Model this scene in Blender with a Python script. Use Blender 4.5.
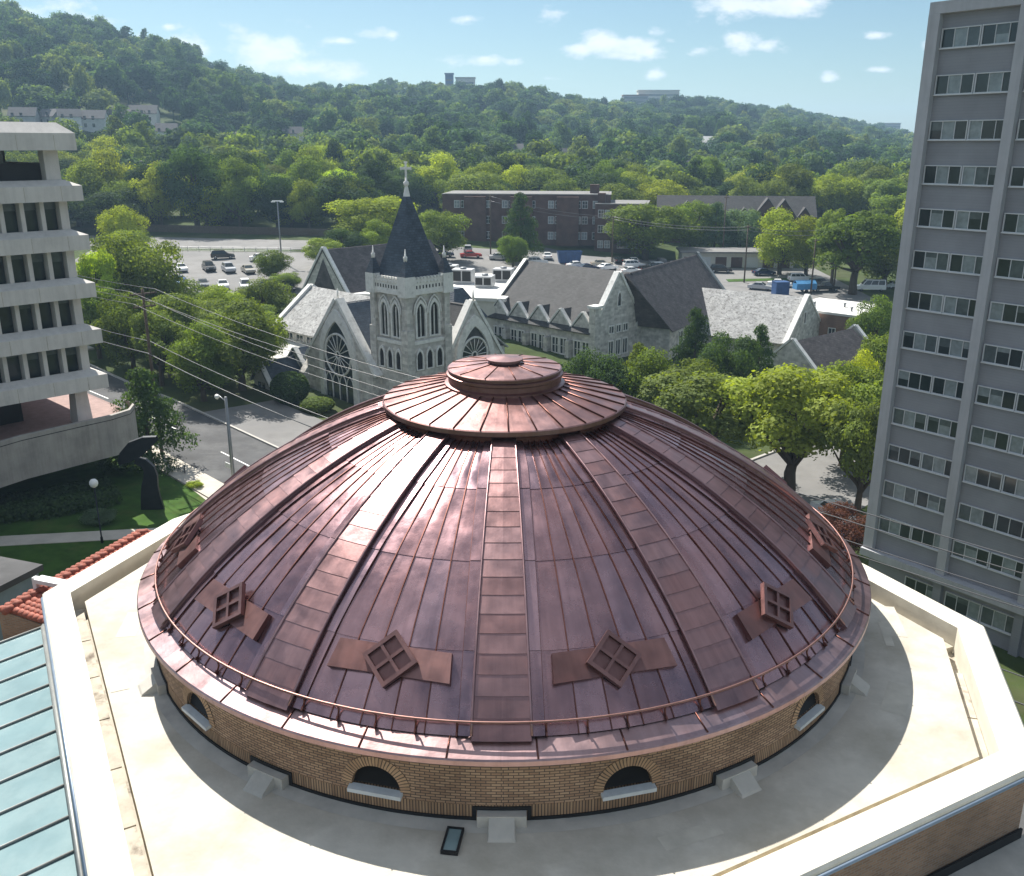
import bpy, bmesh, math, random
import numpy as np
from mathutils import Vector, Matrix
random.seed(7); np.random.seed(7)
S = bpy.context.scene
for o in list(bpy.data.objects): bpy.data.objects.remove(o)
R = math.radians
COL = S.collection
# ------------------------------------------------------------------ camera
CX, CY, CZ = 0.24, -29.7, 32.0
cam = bpy.data.cameras.new('camera'); cam.sensor_width = 36; cam.lens = 925/1024*36
cam.clip_start = .5; cam.clip_end = 8000
co = bpy.data.objects.new('camera', cam); COL.objects.link(co)
co.location = (CX, CY, CZ); co.rotation_euler = (math.pi/2-math.atan(292/925), 0, 0)
S.camera = co
# ------------------------------------------------------------------ light
SUN_EL, SUN_AZ = R(47), math.atan2(-.48, .87)      # azimuth measured from +Y towards +X
sd = Vector((math.sin(SUN_AZ)*math.cos(SUN_EL), math.cos(SUN_AZ)*math.cos(SUN_EL), math.sin(SUN_EL)))
sl = bpy.data.lights.new('sun', 'SUN'); sl.energy = 5.0; sl.angle = R(.5); sl.color = (1, .955, .88)
so = bpy.data.objects.new('sun', sl); COL.objects.link(so); so.rotation_euler = sd.to_track_quat('Z', 'Y').to_euler()
S.view_settings.view_transform = 'Standard'; S.view_settings.look = 'None'
S.view_settings.exposure = 0.92; S.view_settings.gamma = 1; S.view_settings.use_curve_mapping = False
W = bpy.data.worlds.new('World'); S.world = W; W.use_nodes = True
nt = W.node_tree; N = nt.nodes; LK = nt.links; N.clear()
def wn(t, **k):
    n = N.new(t)
    for a, b in k.items(): setattr(n, a, b)
    return n
def wm(op, a, b=None, c=None, clamp=False):
    n = wn('ShaderNodeMath', operation=op, use_clamp=clamp)
    for i, v in enumerate((a, b, c)):
        if v is None: continue
        if isinstance(v, (int, float)): n.inputs[i].default_value = v
        else: LK.new(v, n.inputs[i])
    return n.outputs[0]
sky = wn('ShaderNodeTexSky', sky_type='NISHITA', sun_disc=False)
sky.sun_elevation = SUN_EL; sky.sun_rotation = SUN_AZ; sky.altitude = 200; sky.air_density = 1.0; sky.dust_density = .6; sky.ozone_density = 2.0
tc = wn('ShaderNodeTexCoord'); sep = wn('ShaderNodeSeparateXYZ'); LK.new(tc.outputs['Generated'], sep.inputs[0])
yy = wm('MAXIMUM', sep.outputs[1], .05); U = wm('DIVIDE', sep.outputs[0], yy); V = wm('DIVIDE', sep.outputs[2], yy)
cb = wn('ShaderNodeCombineXYZ'); LK.new(U, cb.inputs[0]); LK.new(wm('MULTIPLY', V, 1.9), cb.inputs[1])
nz = wn('ShaderNodeTexNoise'); nz.inputs['Scale'].default_value = 26; nz.inputs['Detail'].default_value = 8; nz.inputs['Roughness'].default_value = .58; LK.new(cb.outputs[0], nz.inputs['Vector'])
nf = wm('SUBTRACT', nz.outputs[0], .5)
CLOUDS = [(0.09,0.098,0.026,0.010,1.2),(0.118,0.096,0.026,0.010,1.15),(0.07,0.093,0.02,0.008,1.1),(0.137,0.09,0.022,0.007,.9),(0.105,0.086,0.034,0.006,.9),(0.147,0.07,0.014,0.008,.75),(0.233,0.099,0.018,0.011,1.05),(0.255,0.096,0.024,0.008,.8),(0.188,0.092,0.018,0.007,.85),(0.28,0.071,0.005,0.003,.4),(0.044,0.126,0.02,0.009,.85),(-0.046,0.12,0.024,0.005,.75),(-0.03,0.083,0.05,0.007,.8),(0.0,0.082,0.02,0.006,.7),(-0.141,0.109,0.022,0.007,.85),(-0.12,0.105,0.014,0.006,.7),(-0.172,0.1,0.022,0.005,.75),(-0.245,0.092,0.05,0.02,1.05),(-0.21,0.074,0.07,0.013,.95),(-0.27,0.112,0.03,0.010,.65),(-0.342,0.113,0.014,0.005,.7),(-0.366,0.103,0.014,0.006,.8),(-0.447,0.13,0.07,0.012,.7),(-0.43,0.12,0.06,0.012,.65),(-0.33,0.095,0.06,0.014,.7),(0.245,0.134,0.075,0.013,1.15),(0.362,0.105,0.016,0.004,.75),(0.371,0.073,0.022,0.004,.6),(0.319,0.067,0.011,0.007,.55),(0.14,0.108,0.016,0.006,.55),(0.036,0.065,0.014,0.003,.45),(0.42,0.096,0.014,0.009,.8),(0.158,0.1,0.012,0.005,.5)]
acc = None; low = None
for (u, v, a, b, s) in CLOUDS:
    du = wm('MULTIPLY', wm('SUBTRACT', U, u), 1/a); dv = wm('MULTIPLY', wm('SUBTRACT', V, v), 1/b)
    e = wm('SUBTRACT', s, wm('SQRT', wm('ADD', wm('MULTIPLY', du, du), wm('MULTIPLY', dv, dv))))
    acc = e if acc is None else wm('SMOOTH_MAX', acc, e, .25)
front = wm('GREATER_THAN', sep.outputs[1], .2)
m1 = wm('MULTIPLY', wm('ADD', acc, wm('MULTIPLY', nf, 3.6)), front)
mr = wn('ShaderNodeMapRange', interpolation_type='SMOOTHSTEP'); mr.inputs['From Min'].default_value = -.15; mr.inputs['From Max'].default_value = 1.0; LK.new(m1, mr.inputs['Value'])
# out-of-view cloud cover, spread wider to add fill light; shows in reflections
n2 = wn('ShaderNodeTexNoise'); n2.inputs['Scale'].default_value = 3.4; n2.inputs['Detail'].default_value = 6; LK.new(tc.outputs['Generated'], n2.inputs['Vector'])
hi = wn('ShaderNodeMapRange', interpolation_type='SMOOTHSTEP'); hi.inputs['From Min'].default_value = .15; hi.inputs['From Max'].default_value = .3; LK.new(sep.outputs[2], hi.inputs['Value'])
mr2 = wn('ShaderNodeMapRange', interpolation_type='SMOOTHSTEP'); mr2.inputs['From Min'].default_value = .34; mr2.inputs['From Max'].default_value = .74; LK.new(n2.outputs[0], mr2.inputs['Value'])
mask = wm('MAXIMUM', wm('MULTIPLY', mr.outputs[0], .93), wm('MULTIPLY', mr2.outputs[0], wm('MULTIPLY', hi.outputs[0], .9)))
nz3 = wn('ShaderNodeTexNoise'); nz3.inputs['Scale'].default_value = 40; nz3.inputs['Detail'].default_value = 4; LK.new(cb.outputs[0], nz3.inputs['Vector'])
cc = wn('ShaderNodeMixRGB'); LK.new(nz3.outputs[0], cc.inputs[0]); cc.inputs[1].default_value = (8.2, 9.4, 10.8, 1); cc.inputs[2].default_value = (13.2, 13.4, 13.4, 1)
tint = wn('ShaderNodeMixRGB', blend_type='MULTIPLY'); tint.inputs[0].default_value = 1; LK.new(sky.outputs[0], tint.inputs[1]); tint.inputs[2].default_value = (.86, 1.0, 1.0, 1)
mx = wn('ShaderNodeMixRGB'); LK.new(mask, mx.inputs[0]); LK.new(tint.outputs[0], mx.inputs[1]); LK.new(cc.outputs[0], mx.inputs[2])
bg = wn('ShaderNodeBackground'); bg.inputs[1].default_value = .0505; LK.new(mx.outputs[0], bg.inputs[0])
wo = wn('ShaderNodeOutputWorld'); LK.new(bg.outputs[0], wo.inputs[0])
S.cycles.max_bounces = 6; S.cycles.transparent_max_bounces = 6; S.cycles.volume_bounces = 0
# ------------------------------------------------------------------ materials
def mat(name, col, rough=.7, metal=0, var=.15, scale=3., bump=0., bscale=None, spec=.4, attr=None, objcol=False, stain=None, coords='Object', detail=5, streak=None):
    m = bpy.data.materials.new(name); m.use_nodes = True; n = m.node_tree.nodes; l = m.node_tree.links
    p = n['Principled BSDF']; p.inputs['Roughness'].default_value = rough; p.inputs['Metallic'].default_value = metal
    p.inputs['Specular IOR Level'].default_value = spec
    t = n.new('ShaderNodeTexCoord')
    base = n.new('ShaderNodeRGB'); base.outputs[0].default_value = (*col, 1); out = base.outputs[0]
    if objcol:
        oi = n.new('ShaderNodeObjectInfo'); out = oi.outputs['Color']
    if var:
        z = n.new('ShaderNodeTexNoise'); z.inputs['Scale'].default_value = scale; z.inputs['Detail'].default_value = detail; z.inputs['Roughness'].default_value = .6
        l.new(t.outputs[coords], z.inputs['Vector'])
        r = n.new('ShaderNodeMapRange'); r.inputs['From Min'].default_value = .3; r.inputs['From Max'].default_value = .7; r.inputs['To Min'].default_value = 1-var; r.inputs['To Max'].default_value = 1+var
        l.new(z.outputs[0], r.inputs['Value'])
        k = n.new('ShaderNodeMixRGB'); k.blend_type = 'MULTIPLY'; k.inputs[0].default_value = 1; l.new(out, k.inputs[1]); l.new(r.outputs[0], k.inputs[2]); out = k.outputs[0]
    if stain:
        sc, c2, lo, hi_ = stain
        z = n.new('ShaderNodeTexNoise'); z.inputs['Scale'].default_value = sc; z.inputs['Detail'].default_value = 7; z.inputs['Roughness'].default_value = .65
        l.new(t.outputs[coords], z.inputs['Vector'])
        r = n.new('ShaderNodeMapRange'); r.inputs['From Min'].default_value = lo; r.inputs['From Max'].default_value = hi_; l.new(z.outputs[0], r.inputs['Value'])
        k = n.new('ShaderNodeMixRGB'); l.new(r.outputs[0], k.inputs[0]); l.new(out, k.inputs[1]); k.inputs[2].default_value = (*c2, 1); out = k.outputs[0]
    if streak:
        sc, am = streak; mp = n.new('ShaderNodeMapping'); mp.inputs['Scale'].default_value = (sc, sc, sc*.09); l.new(t.outputs['Object'], mp.inputs[0])
        z = n.new('ShaderNodeTexNoise'); z.inputs['Scale'].default_value = 1; z.inputs['Detail'].default_value = 5; z.inputs['Roughness'].default_value = .65; l.new(mp.outputs[0], z.inputs['Vector'])
        r = n.new('ShaderNodeMapRange'); r.inputs['From Min'].default_value = .42; r.inputs['From Max'].default_value = .72; r.inputs['To Min'].default_value = 1; r.inputs['To Max'].default_value = 1-am; l.new(z.outputs[0], r.inputs['Value'])
        k = n.new('ShaderNodeMixRGB'); k.blend_type = 'MULTIPLY'; k.inputs[0].default_value = 1; l.new(out, k.inputs[1]); l.new(r.outputs[0], k.inputs[2]); out = k.outputs[0]
    if attr:
        a = n.new('ShaderNodeAttribute'); a.attribute_name = 'tone'
        r = n.new('ShaderNodeMapRange'); r.inputs['To Min'].default_value = 1-attr; r.inputs['To Max'].default_value = 1+attr; l.new(a.outputs['Fac'], r.inputs['Value'])
        k = n.new('ShaderNodeMixRGB'); k.blend_type = 'MULTIPLY'; k.inputs[0].default_value = 1; l.new(out, k.inputs[1]); l.new(r.outputs[0], k.inputs[2]); out = k.outputs[0]
    l.new(out, p.inputs['Base Color'])
    if bump:
        z = n.new('ShaderNodeTexNoise'); z.inputs['Scale'].default_value = bscale or scale*4; z.inputs['Detail'].default_value = 4; l.new(t.outputs[coords], z.inputs['Vector'])
        b = n.new('ShaderNodeBump'); b.inputs['Strength'].default_value = bump; b.inputs['Distance'].default_value = .05; l.new(z.outputs[0], b.inputs['Height']); l.new(b.outputs[0], p.inputs['Normal'])
    return m
def brick(name, c1, c2, mortar, bw=.24, bh=.075, ms=.012, rough=.85, bump=.4, swap=False, noise=.25, nscale=.6, patch=None):
    m = bpy.data.materials.new(name); m.use_nodes = True; n = m.node_tree.nodes; l = m.node_tree.links; p = n['Principled BSDF']; p.inputs['Roughness'].default_value = rough; p.inputs['Specular IOR Level'].default_value = .25
    t = n.new('ShaderNodeTexCoord'); vec = t.outputs['UV']
    if swap:
        s = n.new('ShaderNodeSeparateXYZ'); c = n.new('ShaderNodeCombineXYZ'); l.new(vec, s.inputs[0]); l.new(s.outputs[1], c.inputs[0]); l.new(s.outputs[0], c.inputs[1]); vec = c.outputs[0]
    b = n.new('ShaderNodeTexBrick'); l.new(vec, b.inputs['Vector']); b.inputs['Color1'].default_value = (*c1, 1); b.inputs['Color2'].default_value = (*c2, 1); b.inputs['Mortar'].default_value = (*mortar, 1)
    b.inputs['Scale'].default_value = 1; b.inputs['Mortar Size'].default_value = ms; b.inputs['Brick Width'].default_value = bw; b.inputs['Row Height'].default_value = bh; b.inputs['Mortar Smooth'].default_value = .1
    z = n.new('ShaderNodeTexNoise'); z.inputs['Scale'].default_value = nscale; z.inputs['Detail'].default_value = 6; l.new(t.outputs['Object'], z.inputs['Vector'])
    r = n.new('ShaderNodeMapRange'); r.inputs['From Min'].default_value = .3; r.inputs['From Max'].default_value = .7; r.inputs['To Min'].default_value = 1-noise; r.inputs['To Max'].default_value = 1+noise; l.new(z.outputs[0], r.inputs['Value'])
    k = n.new('ShaderNodeMixRGB'); k.blend_type = 'MULTIPLY'; k.inputs[0].default_value = 1; l.new(b.outputs[0], k.inputs[1]); l.new(r.outputs[0], k.inputs[2]); out = k.outputs[0]
    if patch:
        sc, c3, lo, hi_ = patch
        z2 = n.new('ShaderNodeTexNoise'); z2.inputs['Scale'].default_value = sc; z2.inputs['Detail'].default_value = 8; z2.inputs['Roughness'].default_value = .7; l.new(t.outputs['Object'], z2.inputs['Vector'])
        r2 = n.new('ShaderNodeMapRange'); r2.inputs['From Min'].default_value = lo; r2.inputs['From Max'].default_value = hi_; l.new(z2.outputs[0], r2.inputs['Value'])
        k2 = n.new('ShaderNodeMixRGB'); l.new(r2.outputs[0], k2.inputs[0]); l.new(out, k2.inputs[1]); k2.inputs[2].default_value = (*c3, 1); out = k2.outputs[0]
    l.new(out, p.inputs['Base Color'])
    if bump:
        bb = n.new('ShaderNodeBump'); bb.inputs['Strength'].default_value = bump; bb.inputs['Distance'].default_value = .02; bb.invert = True; l.new(b.outputs['Fac'], bb.inputs['Height']); l.new(bb.outputs[0], p.inputs['Normal'])
    return m
def copper(name, c1, c2, c3, rough=.33, wav=.12, blot=.42):
    m = bpy.data.materials.new(name); m.use_nodes = True; n = m.node_tree.nodes; l = m.node_tree.links; p = n['Principled BSDF']; p.inputs['Metallic'].default_value = .92
    t = n.new('ShaderNodeTexCoord'); a = n.new('ShaderNodeAttribute'); a.attribute_name = 'tone'
    rp = n.new('ShaderNodeValToRGB'); e = rp.color_ramp.elements; e[0].color = (*c1, 1); e[1].color = (*c3, 1); x = e.new(.5); x.color = (*c2, 1); l.new(a.outputs['Fac'], rp.inputs[0])
    z = n.new('ShaderNodeTexNoise'); z.inputs['Scale'].default_value = 1.6; z.inputs['Detail'].default_value = 7; z.inputs['Roughness'].default_value = .55; z.noise_dimensions = '4D'; wm_ = n.new('ShaderNodeMath'); wm_.operation = 'MULTIPLY'; wm_.inputs[1].default_value = 61.; l.new(a.outputs['Fac'], wm_.inputs[0]); l.new(wm_.outputs[0], z.inputs['W']); l.new(t.outputs['Object'], z.inputs['Vector'])
    r = n.new('ShaderNodeMapRange'); r.inputs['From Min'].default_value = .32; r.inputs['From Max'].default_value = .68; r.inputs['To Min'].default_value = 1-.3*blot; r.inputs['To Max'].default_value = 1+.3*blot; l.new(z.outputs[0], r.inputs['Value'])
    k = n.new('ShaderNodeMixRGB'); k.blend_type = 'MULTIPLY'; k.inputs[0].default_value = 1; l.new(rp.outputs[0], k.inputs[1]); l.new(r.outputs[0], k.inputs[2])
    z2 = n.new('ShaderNodeTexNoise'); z2.inputs['Scale'].default_value = .8; z2.inputs['Detail'].default_value = 6; z2.noise_dimensions = '4D'; l.new(wm_.outputs[0], z2.inputs['W']); l.new(t.outputs['Object'], z2.inputs['Vector'])
    r2 = n.new('ShaderNodeMapRange'); r2.inputs['From Min'].default_value = .52; r2.inputs['From Max'].default_value = .8; r2.inputs['To Max'].default_value = .4; l.new(z2.outputs[0], r2.inputs['Value'])
    k2 = n.new('ShaderNodeMixRGB'); l.new(r2.outputs[0], k2.inputs[0]); l.new(k.outputs[0], k2.inputs[1]); k2.inputs[2].default_value = (.22, .085, .07, 1)
    mp = n.new('ShaderNodeMapping'); mp.inputs['Scale'].default_value = (5.5, .32, 1); l.new(t.outputs['UV'], mp.inputs[0])
    z6 = n.new('ShaderNodeTexNoise'); z6.noise_dimensions = '4D'; z6.inputs['Scale'].default_value = 1; z6.inputs['Detail'].default_value = 6; z6.inputs['Roughness'].default_value = .6; l.new(mp.outputs[0], z6.inputs['Vector']); l.new(wm_.outputs[0], z6.inputs['W'])
    r6 = n.new('ShaderNodeMapRange'); r6.inputs['From Min'].default_value = .3; r6.inputs['From Max'].default_value = .7; r6.inputs['To Min'].default_value = .86; r6.inputs['To Max'].default_value = 1.12; l.new(z6.outputs[0], r6.inputs['Value'])
    k6 = n.new('ShaderNodeMixRGB'); k6.blend_type = 'MULTIPLY'; k6.inputs[0].default_value = 1; l.new(k2.outputs[0], k6.inputs[1]); l.new(r6.outputs[0], k6.inputs[2])
    l.new(k6.outputs[0], p.inputs['Base Color'])
    r3 = n.new('ShaderNodeMapRange'); r3.inputs['From Min'].default_value = .3; r3.inputs['From Max'].default_value = .7; r3.inputs['To Min'].default_value = rough-.06; r3.inputs['To Max'].default_value = rough+.12; l.new(z.outputs[0], r3.inputs['Value']); l.new(r3.outputs[0], p.inputs['Roughness'])
    z4 = n.new('ShaderNodeTexNoise'); z4.inputs['Scale'].default_value = 1.1; z4.inputs['Detail'].default_value = 2; z4.noise_dimensions = '4D'; l.new(wm_.outputs[0], z4.inputs['W']); l.new(t.outputs['Object'], z4.inputs['Vector'])
    b = n.new('ShaderNodeBump'); b.inputs['Strength'].default_value = wav; b.inputs['Distance'].default_value = .25; l.new(z4.outputs[0], b.inputs['Height'])
    z5 = n.new('ShaderNodeTexNoise'); z5.inputs['Scale'].default_value = 14; z5.inputs['Detail'].default_value = 3; l.new(t.outputs['Object'], z5.inputs['Vector'])
    b2 = n.new('ShaderNodeBump'); b2.inputs['Strength'].default_value = .08; b2.inputs['Distance'].default_value = .02; l.new(z5.outputs[0], b2.inputs['Height']); l.new(b.outputs[0], b2.inputs['Normal']); l.new(b2.outputs[0], p.inputs['Normal'])
    return m
def leafmat(name, dark=False):
    m = bpy.data.materials.new(name); m.use_nodes = True; n = m.node_tree.nodes; l = m.node_tree.links; n.clear()
    oi = n.new('ShaderNodeObjectInfo'); a = n.new('ShaderNodeAttribute'); a.attribute_name = 'tone'
    r = n.new('ShaderNodeMapRange'); r.inputs['To Min'].default_value = .62; r.inputs['To Max'].default_value = 1.4; l.new(a.outputs['Fac'], r.inputs['Value'])
    r2 = n.new('ShaderNodeMapRange'); r2.inputs['To Min'].default_value = .8; r2.inputs['To Max'].default_value = 1.2; l.new(oi.outputs['Random'], r2.inputs['Value'])
    mu = n.new('ShaderNodeMath'); mu.operation = 'MULTIPLY'; l.new(r.outputs[0], mu.inputs[0]); l.new(r2.outputs[0], mu.inputs[1])
    k = n.new('ShaderNodeMixRGB'); k.blend_type = 'MULTIPLY'; k.inputs[0].default_value = 1; l.new(oi.outputs['Color'], k.inputs[1]); l.new(mu.outputs[0], k.inputs[2])
    out = k.outputs[0]
    if dark:   # forest instances: kind tint from the instance's own random number
        rp = n.new('ShaderNodeValToRGB'); e = rp.color_ramp.elements; e[0].color = (.022, .055, .032, 1); e[1].color = (.125, .155, .058, 1); x = e.new(.45); x.color = (.045, .092, .045, 1); x = e.new(.8); x.color = (.082, .130, .056, 1)
        l.new(oi.outputs['Random'], rp.inputs[0]); k.inputs[1].default_value = (1, 1, 1, 1); l.remove(k.inputs[1].links[0]); l.new(rp.outputs[0], k.inputs[1])
    d = n.new('ShaderNodeBsdfDiffuse'); l.new(out, d.inputs[0])
    tr = n.new('ShaderNodeBsdfTranslucent'); y = n.new('ShaderNodeMixRGB'); y.blend_type = 'MULTIPLY'; y.inputs[0].default_value = 1; l.new(out, y.inputs[1]); y.inputs[2].default_value = (2.05, 2.0, .5, 1); l.new(y.outputs[0], tr.inputs[0])
    g = n.new('ShaderNodeBsdfGlossy'); g.inputs['Roughness'].default_value = .65; g.inputs[0].default_value = (.5, .55, .5, 1)
    s1 = n.new('ShaderNodeMixShader'); s1.inputs[0].default_value = .36; l.new(d.outputs[0], s1.inputs[1]); l.new(tr.outputs[0], s1.inputs[2])
    s2 = n.new('ShaderNodeMixShader'); s2.inputs[0].default_value = .02; l.new(s1.outputs[0], s2.inputs[1]); l.new(g.outputs[0], s2.inputs[2])
    o = n.new('ShaderNodeOutputMaterial'); l.new(s2.outputs[0], o.inputs[0]); return m
M = {}
M['pan'] = copper('copper_pan', (.30, .175, .184), (.34, .21, .224), (.37, .25, .28), .225, .08)
M['rib'] = copper('copper_rib', (.285, .16, .155), (.315, .187, .184), (.345, .22, .224), .33, .05)
M['flash'] = copper('copper_flashing', (.36, .235, .23), (.39, .27, .275), (.41, .305, .325), .36, .06)
M['cap'] = copper('copper_cap', (.26, .14, .13), (.29, .165, .155), (.32, .20, .20), .36, .05)
M['seam'] = mat('dark_copper', (.16, .066, .052), .45, .85, .3, 4)
M['rail'] = mat('rail_copper', (.27, .15, .13), .45, .85, .15, 6)
M['medal'] = copper('copper_medallion', (.19, .10, .092), (.22, .118, .11), (.25, .14, .13), .42, .06)
M['buff'] = brick('buff_brick', (.43, .285, .18), (.285, .175, .11), (.10, .075, .06))
M['buffs'] = brick('buff_soldier', (.38, .25, .15), (.26, .16, .095), (.09, .065, .05), .075, .5, .013)
M['vous'] = brick('buff_voussoir', (.46, .30, .18), (.35, .215, .125), (.10, .075, .055), .082, .6, .013)
M['wallbrick'] = brick('brown_brick', (.30, .19, .12), (.22, .135, .085), (.24, .21, .18))
M['roofw'] = mat('white_membrane', (.525, .49, .42), .8, 0, .13, 1.1, .16, 9, .25, stain=(.42, (.35, .315, .25), .44, .76), detail=10)
M['coping'] = mat('cream_coping', (.63, .595, .51), .6, 0, .08, 1.2, .05, 8, stain=(.9, (.46, .42, .345), .52, .82))
M['slabedge'] = mat('tan_edge', (.50, .43, .31), .85, 0, .22, 2.5, stain=(1.7, (.25, .21, .16), .5, .8))
M['black'] = mat('black_membrane', (.012, .013, .015), .55, 0, .2, 3)
M['conc'] = mat('grey_concrete', (.46, .44, .395), .85, 0, .14, 1.2, .1, 6, stain=(.5, (.27, .26, .245), .52, .8))
M['lconc'] = mat('precast_concrete', (.63, .595, .555), .85, 0, .08, .9, .1, 9, stain=(.45, (.42, .40, .37), .52, .82), streak=(2.6, .14))
M['gutter'] = mat('stained_gutter', (.44, .40, .33), .85, 0, .2, 2, stain=(1.3, (.13, .10, .075), .55, .72))
M['sill'] = mat('pale_sill', (.56, .58, .58), .55, 0, .1, 4)
M['dark'] = mat('dark_void', (.012, .011, .011), .6, 0, .2, 2)
M['louver'] = mat('dark_louver', (.02, .018, .016), .5, .2, .2, 2)
M['tealglass'] = mat('teal_glass', (.19, .28, .29), .14, 0, .14, .5, 0, spec=.6, stain=(.35, (.29, .375, .375), .45, .75))
M['mull'] = mat('grey_mullion', (.27, .28, .27), .5, .3, .12, 3)
M['bluemetal'] = mat('bluegrey_metal', (.21, .27, .35), .4, .3, .1, 2)
M['tile'] = mat('red_clay_tile', (.29, .085, .055), .75, 0, .3, 4, .2, 20)
M['asphalt'] = mat('asphalt', (.085, .085, .087), .9, 0, .2, .35, .1, 20, .2, stain=(.3, (.125, .125, .125), .46, .66), detail=10)
M['lot'] = mat('pale_asphalt', (.20, .195, .19), .9, 0, .18, .3, .1, 20, .2, stain=(.15, (.13, .13, .13), .5, .75), detail=8)
M['walk'] = mat('pale_walk', (.50, .455, .39), .85, 0, .12, .8, .1, 12, .2)
M['kerb'] = mat('kerb_stone', (.42, .40, .37), .85, 0, .12, 1)
M['paint'] = mat('road_paint', (.72, .72, .69), .7, 0, .2, 5)
M['grass'] = mat('ground_grass', (.050, .072, .022), .95, 0, .4, .15, .3, 8, .1, stain=(.04, (.10, .095, .055), .52, .75), detail=9)
M['lawn'] = mat('mown_lawn', (.045, .095, .016), .95, 0, .3, .8, .35, 25, .1, detail=9, stain=(.5, (.085, .105, .03), .52, .8))
M['pgrey'] = brick('tower_panel', (.272, .277, .297), (.262, .267, .287), (.235, .24, .258), 5.35, .17, .008, .8, .2, noise=.10, nscale=.5)
M['pstrip'] = mat('tower_pilaster', (.43, .43, .45), .75, 0, .05, 1., streak=(2.5, .15))
M['wframe'] = mat('pale_frame', (.60, .61, .62), .5, 0, .05, 4)
M['glass'] = mat('dark_glass', (.030, .040, .042), .06, 0, .3, .6, 0, spec=.6)
M['curt'] = mat('curtain_glass', (.23, .265, .275), .12, 0, .25, 2.2, 0, spec=.6)
M['curt2'] = mat('dim_curtain_glass', (.09, .11, .115), .1, 0, .3, 2.2, 0, spec=.6)
M['stone'] = brick('grey_stone', (.62, .595, .55), (.40, .385, .36), (.52, .50, .47), .8, .36, .022, .9, .5, noise=.22, nscale=1.4, patch=(2.4, (.22, .21, .20), .60, .76))
M['trim'] = mat('pale_stone_trim', (.70, .69, .66), .8, 0, .12, 2, stain=(1.2, (.33, .32, .3), .55, .8))
M['slate'] = brick('grey_slate', (.062, .061, .062), (.042, .042, .043), (.03, .03, .031), .5, .26, .012, .75, .4, noise=.18, nscale=.5)
M['slateb'] = brick('bluegrey_slate', (.060, .078, .105), (.038, .050, .070), (.02, .025, .03), .45, .26, .014, .45, .5, noise=.25, nscale=.9)
M['slatel'] = brick('pale_mottled_slate', (.40, .40, .39), (.29, .29, .285), (.2, .2, .2), .5, .26, .012, .75, .3, noise=.2, nscale=.8, patch=(2.6, (.14, .135, .13), .50, .62))
M['slated'] = brick('brown_slate', (.115, .10, .10), (.078, .07, .07), (.05, .046, .046), .5, .26, .012, .8, .4, noise=.25, nscale=.8)
M['whiteflat'] = mat('white_flat_roof', (.60, .59, .56), .8, 0, .12, .8, stain=(.3, (.42, .41, .38), .5, .8))
M['cream'] = mat('cream_wall', (.58, .56, .50), .85, 0, .08, 1)
M['dbrick'] = brick('dark_red_brick', (.135, .066, .052), (.095, .048, .04), (.10, .08, .07), noise=.25, bump=.2)
M['obrick'] = brick('orange_brick', (.30, .155, .10), (.24, .12, .08), (.25, .22, .19), noise=.2, bump=.2)
M['metalw'] = mat('galvanised_metal', (.45, .46, .47), .45, .5, .1, 3)
M['bark'] = mat('bark', (.085, .068, .05), .95, 0, .3, 6, .4, 14, .1)
M['wood'] = mat('weathered_pole', (.10, .075, .055), .9, 0, .25, 4)
M['steel'] = mat('grey_steel', (.26, .27, .28), .5, .6, .1, 3)
M['wire'] = mat('wire', (.15, .15, .155), .45, .4, 0)
M['globe'] = mat('milk_globe', (.85, .85, .82), .3, 0, .02, 3)
M['bronze'] = mat('dark_bronze', (.018, .02, .024), .45, .6, .25, 1.5)
M['car'] = mat('car_paint', (.5, .5, .5), .25, .1, 0, spec=.6, objcol=True)
M['tyre'] = mat('rubber', (.018, .018, .018), .85, 0, 0)
M['hub'] = mat('alloy_hub', (.45, .45, .46), .3, .8, 0)
M['lampw'] = mat('headlamp_lens', (.7, .7, .68), .15, .1, 0)
M['lampr'] = mat('tail_lens', (.35, .02, .02), .2, 0, 0)
M['house'] = mat('house_wall', (.5, .5, .5), .85, 0, .1, 1, objcol=True)
M['hroof'] = mat('house_roof', (.10, .095, .095), .85, 0, .2, .8)
M['blue'] = mat('blue_sheet', (.025, .075, .20), .5, 0, .2, 1)
M['leaf'] = leafmat('leaf'); M['fleaf'] = leafmat('forest_leaf', True)
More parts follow.
